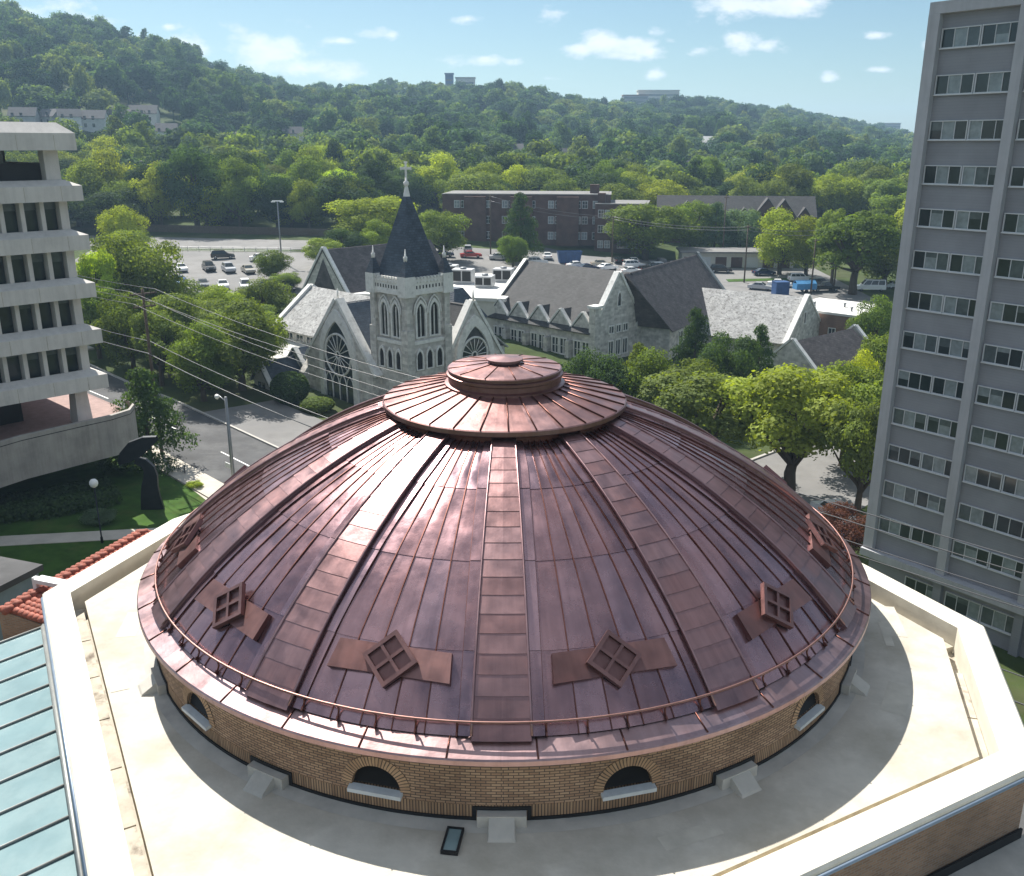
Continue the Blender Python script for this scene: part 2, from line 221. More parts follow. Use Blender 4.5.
# ------------------------------------------------------------------ helpers
class MB:
    def __init__(s): s.v = []; s.f = []; s.uv = []; s.m = []; s.t = []; s.sm = []
    def face(s, pts, uv=None, m=0, t=.5, smooth=False):
        i = len(s.v); s.v += [tuple(p) for p in pts]; s.f.append(list(range(i, i+len(pts)))); s.uv.append(uv); s.m.append(m); s.t.append(t); s.sm.append(smooth)
    def mesh(s, verts, faces, m=0, t=.5, smooth=False, uvs=None):
        i = len(s.v); s.v += [tuple(p) for p in verts]
        for k, f in enumerate(faces):
            s.f.append([i+j for j in f]); s.uv.append(uvs[k] if uvs else None); s.m.append(m); s.t.append(t); s.sm.append(smooth)
    def box(s, c, d, ax=None, m=0, t=.5):
        ax = ax or (Vector((1, 0, 0)), Vector((0, 1, 0)), Vector((0, 0, 1))); c = Vector(c)
        P = [c+ax[0]*(d[0]/2*i)+ax[1]*(d[1]/2*j)+ax[2]*(d[2]/2*k) for i in (-1, 1) for j in (-1, 1) for k in (-1, 1)]
        F = [(0, 1, 3, 2), (4, 6, 7, 5), (0, 4, 5, 1), (2, 3, 7, 6), (0, 2, 6, 4), (1, 5, 7, 3)]
        if ax[0].cross(ax[1]).dot(ax[2]) < 0: F = [f[::-1] for f in F]
        s.mesh(P, F, m, t)
    def bx(s, x0, x1, y0, y1, z0, z1, m=0, t=.5): s.box(((x0+x1)/2, (y0+y1)/2, (z0+z1)/2), (abs(x1-x0), abs(y1-y0), abs(z1-z0)), None, m, t)
    def prism(s, poly, d, m=0, t=.5):            # planar polygon extruded along vector d
        A = [Vector(p) for p in poly]; d = Vector(d); B = [p+d for p in A]; n = len(A)
        nn = Vector((0, 0, 0))
        for i in range(n): nn += A[i].cross(A[(i+1) % n])
        if nn.dot(d) > 0: A, B = B, A; nn2 = -1
        else: nn2 = 1
        # A faces away from B
        s.face(A if nn2 == 1 else A, None, m, t); s.face(B[::-1], None, m, t)
        for i in range(n):
            j = (i+1) % n; s.face([A[i], B[i], B[j], A[j]], None, m, t)
    def tube(s, pts, r, k=6, m=0, t=.5, closed=False, caps=True):
        pts = [Vector(p) for p in pts]; n = len(pts); rs = r if isinstance(r, (list, tuple)) else [r]*n; vs = []; up = None
        for i, p in enumerate(pts):
            if closed: d = pts[(i+1) % n]-pts[i-1]
            else: d = pts[min(i+1, n-1)]-pts[max(i-1, 0)]
            d.normalize()
            a = d.cross(Vector((0, 0, 1)));
            if a.length < 1e-3: a = d.cross(Vector((0, 1, 0)))
            a.normalize()
            if up is not None and a.dot(up) < 0: a = -a
            up = a; b = d.cross(a)
            for j in range(k): an = 2*math.pi*j/k; vs.append(p+(a*math.cos(an)+b*math.sin(an))*rs[i])
        F = []
        for i in range(n if closed else n-1):
            for j in range(k): F.append((i*k+j, i*k+(j+1) % k, ((i+1) % n)*k+(j+1) % k, ((i+1) % n)*k+j))
        if not closed and caps: F += [tuple(range(k))[::-1], tuple((n-1)*k+j for j in range(k))]
        s.mesh(vs, F, m, t, True)
    def lathe(s, prof, seg=48, m=0, t=.5, c=(0, 0), tones=None, smooth=False, a0=0):  # prof (r,z) list from outside-bottom upwards
        n = len(prof); V = []
        for i in range(seg):
            a = a0+2*math.pi*i/seg; V += [(c[0]+r*math.sin(a), c[1]-r*math.cos(a), z) for r, z in prof]
        for i in range(seg):
            j = (i+1) % seg; t_ = tones[i % len(tones)] if tones else t
            i0 = len(s.v) if i == 0 else i0
            if i == 0: s.v += V
            for q in range(n-1):
                s.f.append([i0+i*n+q, i0+j*n+q, i0+j*n+q+1, i0+i*n+q+1]); am = (prof[q][0]+prof[q+1][0])/2
                u0, u1 = (a0+2*math.pi*i/seg)*am, (a0+2*math.pi*(i+1)/seg)*am
                L0 = sum(math.dist(prof[w], prof[w+1]) for w in range(q)); L1 = L0+math.dist(prof[q], prof[q+1])
                s.uv.append([(u0, L0), (u1, L0), (u1, L1), (u0, L1)]); s.m.append(m); s.t.append(t_); s.sm.append(smooth)
    def build(s, name, mats, parent=None, loc=None, rotz=0, weld=False):
        me = bpy.data.meshes.new(name); me.from_pydata(s.v, [], s.f)
        for x in (mats if isinstance(mats, list) else [mats]): me.materials.append(x)
        me.polygons.foreach_set('material_index', s.m); me.polygons.foreach_set('use_smooth', s.sm)
        ul = me.uv_layers.new(name='UVMap'); data = np.zeros((len(me.loops), 2), 'f'); V = s.v; k = 0
        for f, uv in zip(s.f, s.uv):
            n = len(f)
            if uv is not None: data[k:k+n] = uv
            else:
                P = [Vector(V[i]) for i in f]; nn = Vector((0, 0, 0))
                for i in range(n): nn += (P[i]-P[0]).cross(P[(i+1) % n]-P[0])
                if nn.length > 0: nn.normalize()
                tt = Vector((-nn.y, nn.x, 0)); tt = tt.normalized() if tt.length > .08 else Vector((1, 0, 0)); b = nn.cross(tt)
                data[k:k+n] = [(p.dot(tt), p.dot(b)) for p in P]
            k += n
        ul.data.foreach_set('uv', data.ravel())
        at = me.attributes.new('tone', 'FLOAT', 'FACE'); at.data.foreach_set('value', s.t)
        me.update()
        o = bpy.data.objects.new(name, me); COL.objects.link(o)
        if parent is not None: o.parent = parent
        if loc is not None: o.location = loc
        o.rotation_euler.z = rotz
        return o
def tag(o, label, cat, group=None, kind=None):
    if label: o['label'] = label
    if cat: o['category'] = cat
    if group: o['group'] = group
    if kind: o['kind'] = kind
    return o
def thing(name, label, cat, loc=(0, 0, 0), rotz=0, group=None):
    o = bpy.data.objects.new(name, None); COL.objects.link(o); o.empty_display_size = .5
    o.location = loc; o.rotation_euler.z = rotz; return tag(o, label, cat, group)
def dup(root, loc, rotz=0, scale=None, label=None, group=None, color=None):
    r = root.copy(); COL.objects.link(r); r.location = loc; r.rotation_euler = (0, 0, rotz)
    if scale is not None: r.scale = scale
    if label: r['label'] = label
    if group: r['group'] = group
    if color: r.color = color
    for ch in KIDS.get(root.name, ()):
        c = ch.copy(); COL.objects.link(c); c.parent = r
        if color: c.color = color
        for g in KIDS.get(ch.name, ()):
            d = g.copy(); COL.objects.link(d); d.parent = c
    return r
KIDS = {}
def reg(root):
    KIDS[root.name] = list(root.children)
    for c in root.children: KIDS[c.name] = list(c.children)
def structure(o): o['kind'] = 'structure'; return o
# ------------------------------------------------------------------ terrain
RIDGE = [(-.62,.124),(-.506,.131),(-.477,.1238),(-.448,.121),(-.41,.1119),(-.381,.1027),(-.337,.0963),(-.313,.0851),(-.3,.0765),(-.279,.0711),(-0.258,0.0653),(-0.214,0.0533),(-0.184,0.0543),(-0.138,0.0548),(-0.073,0.0527),(-0.022,0.0548),(0.008,0.0523),(.049,.0445),(.09,.0392),(.13,.0355),(.171,.0385),(.191,.0400),(.222,.0375),(.261,.0321),(.284,.0305),(.315,.0254),(.346,.0186),(.378,.0140),(.404,.0088),(.5,.004),(.8,.0)]
RD = [(-.7,640),(-.5,660),(-.32,740),(-.25,900),(-.1,960),(.05,960),(.13,1060),(.2,1100),(.3,1250),(.4,1450),(.8,1500)]
rt, rv = zip(*RIDGE); dt, dv_ = zip(*RD)
def ter(x, y):
    x = np.asarray(x, float); y = np.asarray(y, float); yc = y-CY
    h0 = np.clip(3.2-.06*x, 1.2, 5.4)
    b = h0+.055*np.clip(yc-105, 0, 175)
    t = x/np.maximum(yc, 80); dr = np.interp(t, dt, dv_); hr = 32+np.interp(t, rt, rv)*dr-13
    s = np.clip((yc-280)/(dr-280), 0, 1); g = .45*s+.55*s*s*(3-2*s)
    h = b+(np.maximum(hr, 16)-b)*g - .06*np.maximum(yc-dr, 0)
    wob = (3.5*np.sin(x*.021+1.3)*np.cos(y*.017)+2*np.sin(x*.05+y*.043))*np.clip((yc-300)/150, 0, 1)*np.clip((dr+50-yc)/250, 0, 1)
    return h+wob
def h(x, y): return float(ter(x, y))
xs = np.unique(np.concatenate([np.arange(-1300, -140, 26.), np.arange(-140, 140, 4.), np.arange(140, 1301, 26.)]))
ys = np.unique(np.concatenate([np.arange(-160, -20, 20.), np.arange(-20, 270, 4.), np.arange(270, 1700, 14.), np.arange(1700, 3200, 100.)]))
XX, YY = np.meshgrid(xs, ys); ZZ = ter(XX, YY)
nx, ny = len(xs), len(ys)
me = bpy.data.meshes.new('ground'); V = np.stack([XX, YY, ZZ], -1).reshape(-1, 3)
idx = np.arange(nx*ny).reshape(ny, nx); F = np.stack([idx[:-1, :-1], idx[:-1, 1:], idx[1:, 1:], idx[1:, :-1]], -1).reshape(-1, 4)
me.from_pydata(V.tolist(), [], F.tolist()); me.materials.append(M['grass']); me.polygons.foreach_set('use_smooth', [True]*len(me.polygons))
go = bpy.data.objects.new('ground', me); COL.objects.link(go); structure(go)
A = R(-44); E1 = Vector((math.cos(A), math.sin(A))); E2 = Vector((-math.sin(A), math.cos(A))); S0 = Vector((-29.4, 54.4))
def wl(a, b): p = S0+E1*a+E2*b; return p.x, p.y
def drape(name, corners, step, off, m, edge=0):
    """a sheet (with a real edge) that follows the ground; corners are four ground points"""
    c = [Vector(p) for p in corners]; nu = max(1, int(max((c[1]-c[0]).length, (c[2]-c[3]).length)/step)); nv = max(1, int(max((c[3]-c[0]).length, (c[2]-c[1]).length)/step))
    mb = MB(); P = {}
    for i in range(nu+1):
        for j in range(nv+1):
            u, v = i/nu, j/nv; q = c[0]*(1-u)*(1-v)+c[1]*u*(1-v)+c[2]*u*v+c[3]*(1-u)*v; P[i, j] = (q.x, q.y, h(q.x, q.y)+off)
    for i in range(nu):
        for j in range(nv): mb.face([P[i, j], P[i+1, j], P[i+1, j+1], P[i, j+1]])
    ring = [P[i, 0] for i in range(nu+1)]+[P[nu, j] for j in range(1, nv+1)]+[P[i, nv] for i in range(nu-1, -1, -1)]+[P[0, j] for j in range(nv-1, 0, -1)]
    for p, q in zip(ring, ring[1:]+ring[:1]): mb.face([p, (p[0], p[1], p[2]-off-.1), (q[0], q[1], q[2]-off-.1), q])
    return structure(mb.build(name, m))
def sdr(name, a0, a1, b0, b1, off, m, step=3): return drape(name, [wl(a0, b0), wl(a1, b0), wl(a1, b1), wl(a0, b1)], step, off, m)
sdr('road', -120, 110, -4.1, 4.6, .05, M['asphalt'])
sdr('pavement', -120, 110, -6.6, -4.1, .19, M['walk']); sdr('pavement', -120, -44, 6.6, 8.4, .18, M['conc'])
sdr('kerb', -120, 34, 4.6, 4.85, .2, M['kerb'])
sdr('forecourt', -9, 9, 4.9, 13.5, .07, M['lot'])
for k in range(13):
    a = -105+k*15.5; sdr('road_marking', a, a+6.8, -.02, .13, .062, M['paint'], 2)
sdr('road', 36, 49, 4.61, 115, .054, M['lot']); sdr('kerb', 35.7, 36, 8, 115, .2, M['kerb'])
sdr('road', -75, 70, 115.01, 125, .056, M['asphalt'])
drape('parking_lot', [(-82, 118), (-34, 118), (-38, 168), (-90, 172)], 4, .06, M['lot'])
drape('parking_lot', [(-30, 140), (36, 140), (40, 183), (-30, 186)], 4, .058, M['lot'])
drape('parking_lot', [(40.5, 140), (68, 134), (66, 173.4), (40.5, 173.4)], 4, .06, M['lot'])
drape('grass_strip', [(44, 158), (60, 160), (60.5, 162.5), (44, 160.5)], 3, .12, M['lawn'])
drape('grass_strip', [(-57, 125.5), (-40, 122.5), (-40, 124.5), (-57, 127.5)], 3, .12, M['lawn'])
drape('road', [(-110, 178), (-40, 172.1), (-40, 184), (-110, 194)], 4, .05, M['lot'])
# lawn, path beside the temple
sdr('lawn', -14, 26, -24, -6.65, .06, M['lawn'], 2)
drape('path', [(-40, 28.2), (-18, 34.6), (-18.4, 36.3), (-40, 30.0)], 2, .1, M['walk'])
drape('path', [(-28.6, 44.9), (-22.6, 37.8), (-21.7, 38.6), (-27.6, 45.7)], 2, .075, M['walk'])
# ------------------------------------------------------------------ the domed temple
EZ = 18.75; RZ = 16.8                     # eave edge, roof deck
def dz(r): return EZ-9.79+math.sqrt(231.8-r*r)-.13*math.sin(math.pi*min(1, max(0, (11.5-r)/7.4)))
def az(th, r, z): return Vector((r*math.sin(th), -r*math.cos(th), z))
temple = thing('domed_temple', 'octagonal brick temple carrying the big copper dome in the foreground', 'temple')
OUT = [(15.47,-3.01),(13.27,1.73),(10.7,7.4),(3.0,13.0),(-8,13.4),(-13.87,5.99),(-16.01,-.69),(-7.9,-15.2),(3.4,-15.3),(12.9,-10.32),(13.72,-8.95)]
OUT = [(15.47,-3.01),(13.27,1.73),(10.7,7.4),(3.0,13.0),(-8,13.4),(-13.87,5.99),(-16.01,-.69),(-7.9,-15.2),(3.4,-15.3),(13.45,-10.0)]
def inset(poly, d):
    n = len(poly); out = []
    for i in range(n):
        p0, p1, p2 = (Vector(poly[(i+k) % n]) for k in (-1, 0, 1)); d1 = (p1-p0).normalized(); d2 = (p2-p1).normalized()
        n1 = Vector((-d1.y, d1.x)); n2 = Vector((-d2.y, d2.x)); b = (n1+n2).normalized(); out.append(tuple(p1+b*(d/max(.3, b.dot(n1)))))
    return out
I1 = inset(OUT, .8); I2 = inset(OUT, 1.2); O2 = inset(OUT, -.06); WL = inset(OUT, .12)
def ring(mb, pa, za, pb, zb, t=.5):
    n = len(pa)
    for i in range(n):
        j = (i+1) % n; mb.face([(*pa[i], za), (*pa[j], za), (*pb[j], zb), (*pb[i], zb)], None, 0, t)
mb = MB(); ring(mb, WL, 0.5, WL, 16.97); mb.build('wall', M['wallbrick'], temple)
mb = MB(); ring(mb, O2, 16.96, O2, 17.14); ring(mb, O2, 17.14, OUT, 17.2); ring(mb, OUT, 17.2, I1, 17.17); ring(mb, I1, 17.17, I1, 16.2); ring(mb, I1, 16.96, O2, 16.96)
cop = mb.build('parapet_coping', M['coping'], temple)
mb = MB()
for i in range(len(OUT)):                      # metal drip edge along the coping's outer lip and joints across it
    p, q = Vector((*O2[i], 17.0)), Vector((*O2[(i+1) % len(OUT)], 17.0)); d = (q-p); n_ = Vector((d.y, -d.x, 0)).normalized()
    mb.tube([p+n_*.02, q+n_*.02], .06, 4)
mb.build('drip_edge', M['bluemetal'], cop)
mb = MB(); mb.face([(*p, 16.25) for p in I1]); mb.build('gutter_floor', M['gutter'], temple)
mb = MB(); mb.face([(*p, RZ) for p in I2]); deck = mb.build('roof_deck', M['roofw'], temple)
mb = MB(); rg = random.Random(2); LAY = 0.0
def strip(p, q, w):
    global LAY
    LAY += .0012; zz = RZ+.003+LAY
    p, q = Vector(p), Vector(q); d = (q-p).normalized(); n_ = Vector((-d.y, d.x))*w/2
    mb.face([(*(p-n_), zz), (*(q-n_), zz), (*(q+n_), zz), (*(p+n_), zz)])
for k in range(6):
    a = R(28+rg.choice((0, 45, 90, 135))); d = Vector((math.cos(a), math.sin(a))); th = R(rg.uniform(-100, 100)); c = Vector((math.sin(th), -math.cos(th)))*rg.uniform(12.3, 13.2)
    tgt = Vector((math.cos(th), math.sin(th))); strip(c-tgt*rg.uniform(.3, 1.6), c+tgt*rg.uniform(.3, 1.4), rg.uniform(.25, .7))
mb.build('membrane_patches', mat('membrane_patch', (.51, .475, .40), .8, 0, .14, 1.4, .1, 8, .25), deck)
mb = MB(); ring(mb, I2, 16.25, I2, RZ-.003); mb.build('deck_edge', M['slabedge'], temple)
mb = MB()
for i in (0, 6, 7, 9):                             # low concrete ledge lining the gutter
    p, q = Vector((*I1[i], 16.3)), Vector((*I1[(i+1) % len(I1)], 16.3)); d = (q-p); L = d.length; d.normalize(); n_ = Vector((-d.y, d.x, 0)); k = 0
    while k < L-2: mb.box(p+d*(k+1.25)+n_*.17, (2.44, .3, .36), (d, n_, Vector((0, 0, 1)))); k += 2.5
mb.build('gutter_ledge', M['gutter'], temple)
# drum wall with twelve arched openings
DR = 11.6; Zt = 18.72; mb = MB(); ZS0, ZS1 = RZ+.46, 18.42
RW = .62; SILL = 17.42
xs_ = [-RW, -RW*.98, -RW*.9, -RW*.75, -RW*.5, -RW*.25, 0, RW*.25, RW*.5, RW*.75, RW*.9, RW*.98, RW]
def dp(x, z, th0, rr=DR): a = th0+x/DR; return (rr*math.sin(a), -rr*math.cos(a), z)
half = math.pi/12*DR
def uvq(x0, x1, z00, z01, z10, z11): return [(x0, z00), (x1, z10), (x1, z11), (x0, z01)]
def arch(x): return SILL+math.sqrt(max(0, RW*RW-x*x))
bits = []
for k in range(12):
    inner = MB(); vous = MB(); louv = MB(); bits.append((inner, vous, louv))
    th = R(30*k+15)
    side = list(np.linspace(-half, -RW, 7))
    cols = side[:-1]+xs_+[-s for s in side[:-1]][::-1]
    for x0, x1 in zip(cols, cols[1:]):
        off = k*2*half
        if x1 <= -RW+1e-6 or x0 >= RW-1e-6:
            mb.face([dp(x0, ZS0, th), dp(x1, ZS0, th), dp(x1, ZS1, th), dp(x0, ZS1, th)], uvq(x0+off, x1+off, ZS0, ZS1, ZS0, ZS1))
        else:
            mb.face([dp(x0, ZS0, th), dp(x1, ZS0, th), dp(x1, SILL, th), dp(x0, SILL, th)], uvq(x0+off, x1+off, ZS0, SILL, ZS0, SILL))
            a0, a1 = arch(x0), arch(x1)
            mb.face([dp(x0, a0, th), dp(x1, a1, th), dp(x1, ZS1, th), dp(x0, ZS1, th)], uvq(x0+off, x1+off, a0, ZS1, a1, ZS1))
            inner.face([dp(x0, a0, th), dp(x0, a0, th, DR-.3), dp(x1, a1, th, DR-.3), dp(x1, a1, th)])
            louv.face([dp(x0, SILL-.02, th, DR-.24), dp(x1, SILL-.02, th, DR-.24), dp(x1, a1, th, DR-.24), dp(x0, a0, th, DR-.24)])
    inner.face([dp(-RW, SILL, th), dp(RW, SILL, th), dp(RW, SILL, th, DR-.3), dp(-RW, SILL, th, DR-.3)])
    for q in range(6):                              # louvre blades
        z = SILL+.05+q*.1; w = math.sqrt(max(.01, RW*RW-(z-SILL+.05)**2))-.01
        louv.mesh([dp(-w, z, th, DR-.06), dp(w, z, th, DR-.06), dp(w, z+.07, th, DR-.16), dp(-w, z+.07, th, DR-.16)], [(0, 1, 2, 3)])
    for q in range(24):                             # ring of radial bricks, slightly proud
        b0, b1 = math.pi*q/24, math.pi*(q+1)/24; g = []
        for b, r_ in ((b0, RW+.005), (b1, RW+.005), (b1, RW+.26), (b0, RW+.26)): g.append(dp(-r_*math.cos(b), SILL+r_*math.sin(b), th, DR+.018))
        u0, u1 = b0*RW*1.2, b1*RW*1.2
        vous.face(g[::-1], [(u0, .28), (u1, .28), (u1, .02), (u0, .02)])
        g2 = [dp(-(RW+.26)*math.cos(b), SILL+(RW+.26)*math.sin(b), th, rr) for b, rr in ((b0, DR+.018), (b1, DR+.018), (b1, DR-.02), (b0, DR-.02))]; vous.face(g2)
drum = mb.build('drum_wall', M['buff'], temple)
for i_, v_, l_ in bits: i_.build('window_reveal', M['buffs'], drum); v_.build('brick_arch', M['vous'], drum); l_.build('louvre', M['louver'], drum)
mb = MB(); mb.lathe([(DR+.012, RZ+.02), (DR+.012, RZ+.46), (DR-.05, RZ+.462)], 120); o = mb.build('soldier_course', M['buffs'], drum)
for p in o.data.polygons: p.use_smooth = False
mb = MB(); mb.lathe([(DR+.01, 18.42), (DR+.01, 18.66), (DR-.05, 18.665)], 120); mb.build('soldier_course', M['buffs'], drum)
for k in range(12):                                 # stone sills
    th = R(30*k+15); c = az(th, DR+.05, SILL-.055); rr = az(th, 1, 0); tt = Vector((math.cos(th), math.sin(th), 0)); mb = MB()
    mb.box(c, (RW*2+.12, .2, .10), (tt, (rr*.97+Vector((0, 0, -.2))).normalized(), Vector((0, 0, 1)))); mb.build('window_sill', M['sill'], drum)
    # black flashing line between two rib axes, stepping up over the concrete saddle under the rib
mb = MB()
sw = .60/DR
for k in range(12):
    t0 = R(30*k); n_ = 14
    def seg(a0, a1, z0, z1, r0=DR+.015, th_=.035, n=1):
        for i in range(n):
            b0 = a0+(a1-a0)*i/n; b1 = a0+(a1-a0)*(i+1)/n
            P = [az(b0, r0, z0), az(b1, r0, z0), az(b1, r0+th_, z0), az(b0, r0+th_, z0), az(b0, r0, z1), az(b1, r0, z1), az(b1, r0+th_, z1), az(b0, r0+th_, z1)]
            mb.mesh(P, [(0, 1, 2, 3), (4, 7, 6, 5), (3, 2, 6, 7), (0, 4, 5, 1), (0, 3, 7, 4), (1, 5, 6, 2)])
    seg(t0+sw, t0+R(30)-sw, RZ+.0, RZ+.13, n=10); seg(t0-sw, t0+sw, RZ+.34, RZ+.43, n=3)
    seg(t0-sw-.008, t0-sw, RZ+.0, RZ+.43); seg(t0+sw, t0+sw+.008, RZ+.0, RZ+.43)
mb.build('base_flashing', M['black'], drum)
for k in range(12):
    th = R(30*k); rr = az(th, 1, 0); tt = Vector((math.cos(th), math.sin(th), 0)); up = Vector((0, 0, 1)); mb = MB()
    mb.box(az(th, DR+.12, RZ+.165), (1.16, .26, .34), (tt, rr, up))
    q = [az(th, DR+.25, RZ)+tt*.33, az(th, DR+.25, RZ)-tt*.33]; w = [az(th, DR+.7, RZ)+tt*.33, az(th, DR+.7, RZ)-tt*.33]
    top = [az(th, DR+.25, RZ+.30)+tt*.30, az(th, DR+.25, RZ+.30)-tt*.30]; t2 = [az(th, DR+.65, RZ+.06)+tt*.30, az(th, DR+.65, RZ+.06)-tt*.30]
    mb.mesh(q+w+top+t2, [(4, 6, 7, 5), (2, 3, 7, 6), (0, 2, 6, 4), (1, 5, 7, 3)]); mb.build('concrete_saddle', M['conc'], drum)
# low concrete fillet running round the drum foot
mb = MB(); mb.lathe([(DR+.42, RZ+.004), (DR+.05, RZ+.05)], 120); mb.build('base_fillet', M['conc'], drum)
# eave flashing
mb = MB(); tn = [random.random() for _ in range(36)]
mb.lathe([(11.5, 18.66), (11.98, 18.60), (12.0, 18.62), (12.0, 18.74), (11.97, 18.78), (11.43, 18.99), (11.36, 19.015)], 144, tones=[tn[i//4] for i in range(144)])
fl = mb.build('eave_flashing', M['flash'], temple)
mb = MB()
for k in range(36):
    th = R(k*10+4); mb.tube([az(th, 11.985, 18.79), az(th, 11.43, 19.0)], .022, 4)
mb.build('flashing_joint', M['seam'], fl)
# dome shell: five pans and two border strips in every bay, lapped in four courses
RB, RT_ = 11.44, 3.72
def rw(r): return .34+.36*(r-4)/7.4           # half width of a rib
ARC = 15.2
def r_of(s):                                   # arc length from the foot -> radius
    p0 = math.asin(RB/ARC); return ARC*math.sin(p0-s/ARC)
SL = ARC*(math.asin(RB/ARC)-math.asin(RT_/ARC))
mb = MB(); sm_ = MB(); COURSE = [0, 2.05, 4.55, 7.0, SL]
def sp(th, r, off):
    z = dz(r); n = Vector((r, 0, z-(EZ-9.79)))/ARC; return az(th, r+n.x*off, z+n.z*off)
for k in range(12):
    tb = [random.random() for _ in range(40)]
    base = random.uniform(.35, .65)
    for c in range(4):
        jit = [0]*9 if c in (0,) else [0]*9
        s0, s1 = COURSE[c], COURSE[c+1]; ns = 7
        for p in range(7):
            tone = min(1, max(0, base+random.uniform(-.34, .34))); bul = random.uniform(-.016, .02); tw = random.uniform(-.018, .018); nu = 4 if 0 < p < 6 else 2; G = {}; UVG = {}
            for i in range(ns+1):
                s = s0+(s1-s0)*i/ns; r = r_of(s); aL = R(30*k)+rw(r)/r; aR = R(30*k+30)-rw(r)/r; W_ = aR-aL; bd = min(.30/r, W_*.16)
                edge = [aL, aL+bd]+[aL+bd+(W_-2*bd)*q/5 for q in range(1, 5)]+[aR-bd, aR]
                for j in range(nu+1):
                    u = j/nu; th = edge[p]+(edge[p+1]-edge[p])*u
                    off = .014*(1-i/ns)+bul*math.sin(math.pi*u)*math.sin(math.pi*i/ns)+tw*(u-.5)*math.sin(2*math.pi*i/ns)+(.05 if p in (0, 6) else 0)
                    G[i, j] = sp(th, r, off); UVG[i, j] = (th*9, s)
            i0 = len(mb.v); mb.v += [tuple(G[i, j]) for i in range(ns+1) for j in range(nu+1)]
            for i in range(ns):
                for j in range(nu):
                    q = nu+1; mb.f.append([i0+i*q+j, i0+i*q+j+1, i0+(i+1)*q+j+1, i0+(i+1)*q+j]); mb.uv.append([UVG[i, j], UVG[i, j+1], UVG[i+1, j+1], UVG[i+1, j]]); mb.m.append(0); mb.t.append(tone); mb.sm.append(True)
            mb.face([sp_ for sp_ in (G[0, 0], sp(edge[p] if False else R(30*k)+0, r_of(s0), -.02)) ]+[G[0, nu]]) if False else None
        # lap lip
        r = r_of(s0)
        if c:
            aL = R(30*k)+rw(r)/r; aR = R(30*k+30)-rw(r)/r
            for i in range(8):
                a0 = aL+(aR-aL)*i/8; a1 = aL+(aR-aL)*(i+1)/8
                mb.face([sp(a0, r, -.01), sp(a1, r, -.01), sp(a1, r, .014), sp(a0, r, .014)], [(0, 0)]*4, 0, .2)
    for p in range(1, 7):                        # standing seams
        pts = []
        for i in range(25):
            s = SL*i/24; r = r_of(s); aL = R(30*k)+rw(r)/r; aR = R(30*k+30)-rw(r)/r; W_ = aR-aL; bd = min(.30/r, W_*.16)
            th = aL+bd+(W_-2*bd)*(p-1)/5; pts.append((th, r))
        hgt = .036
        for (t0, r0), (t1, r1) in zip(pts, pts[1:]):
            w0, w1 = .013/r0, .013/r1; hh = hgt
            P = [sp(t0-w0, r0, 0), sp(t0+w0, r0, 0), sp(t0+w0, r0, hh), sp(t0-w0, r0, hh), sp(t1-w1, r1, 0), sp(t1+w1, r1, 0), sp(t1+w1, r1, hh), sp(t1-w1, r1, hh)]
            sm_.mesh(P, [(3, 2, 6, 7), (1, 5, 6, 2), (0, 3, 7, 4)], 0, random.random())
dome = mb.build('dome_roof', M['pan'], temple)
sm_.build('standing_seams', M['seam'], dome)
for k in range(12):                              # ribs with lapped cover plates
    th0 = R(30*k); mb = MB(); nseg = 18; e0 = -.12
    for i in range(nseg):
        s0 = e0+(SL+.12)*i/nseg; s1 = e0+(SL+.12)*(i+1)/nseg; tone = random.uniform(.2, .8)
        r0, r1 = r_of(s0), r_of(s1-.002); a0, a1 = rw(r0)/r0, rw(r1)/r1; H0, H1 = .150, .138
        P = [sp(th0-a0, r0, -.02), sp(th0+a0, r0, -.02), sp(th0+a0*.97, r0, H0), sp(th0, r0, H0+.003), sp(th0-a0*.97, r0, H0), sp(th0-a1, r1, -.02), sp(th0+a1, r1, -.02), sp(th0+a1*.97, r1, H1), sp(th0, r1, H1+.003), sp(th0-a1*.97, r1, H1)]
        mb.mesh(P, [(4, 3, 8, 9), (3, 2, 7, 8), (1, 6, 7, 2), (0, 4, 9, 5), (0, 1, 2, 3, 4)], 0, tone)
    for sgn in (-1, 1):                          # rolled edge along the rib
        mb.tube([sp(th0+sgn*rw(r_of(SL*i/16))*.985/r_of(SL*i/16), r_of(SL*i/16), .152) for i in range(17)], .035, 5, 0, .8)
    mb.build('rib', M['rib'], dome)
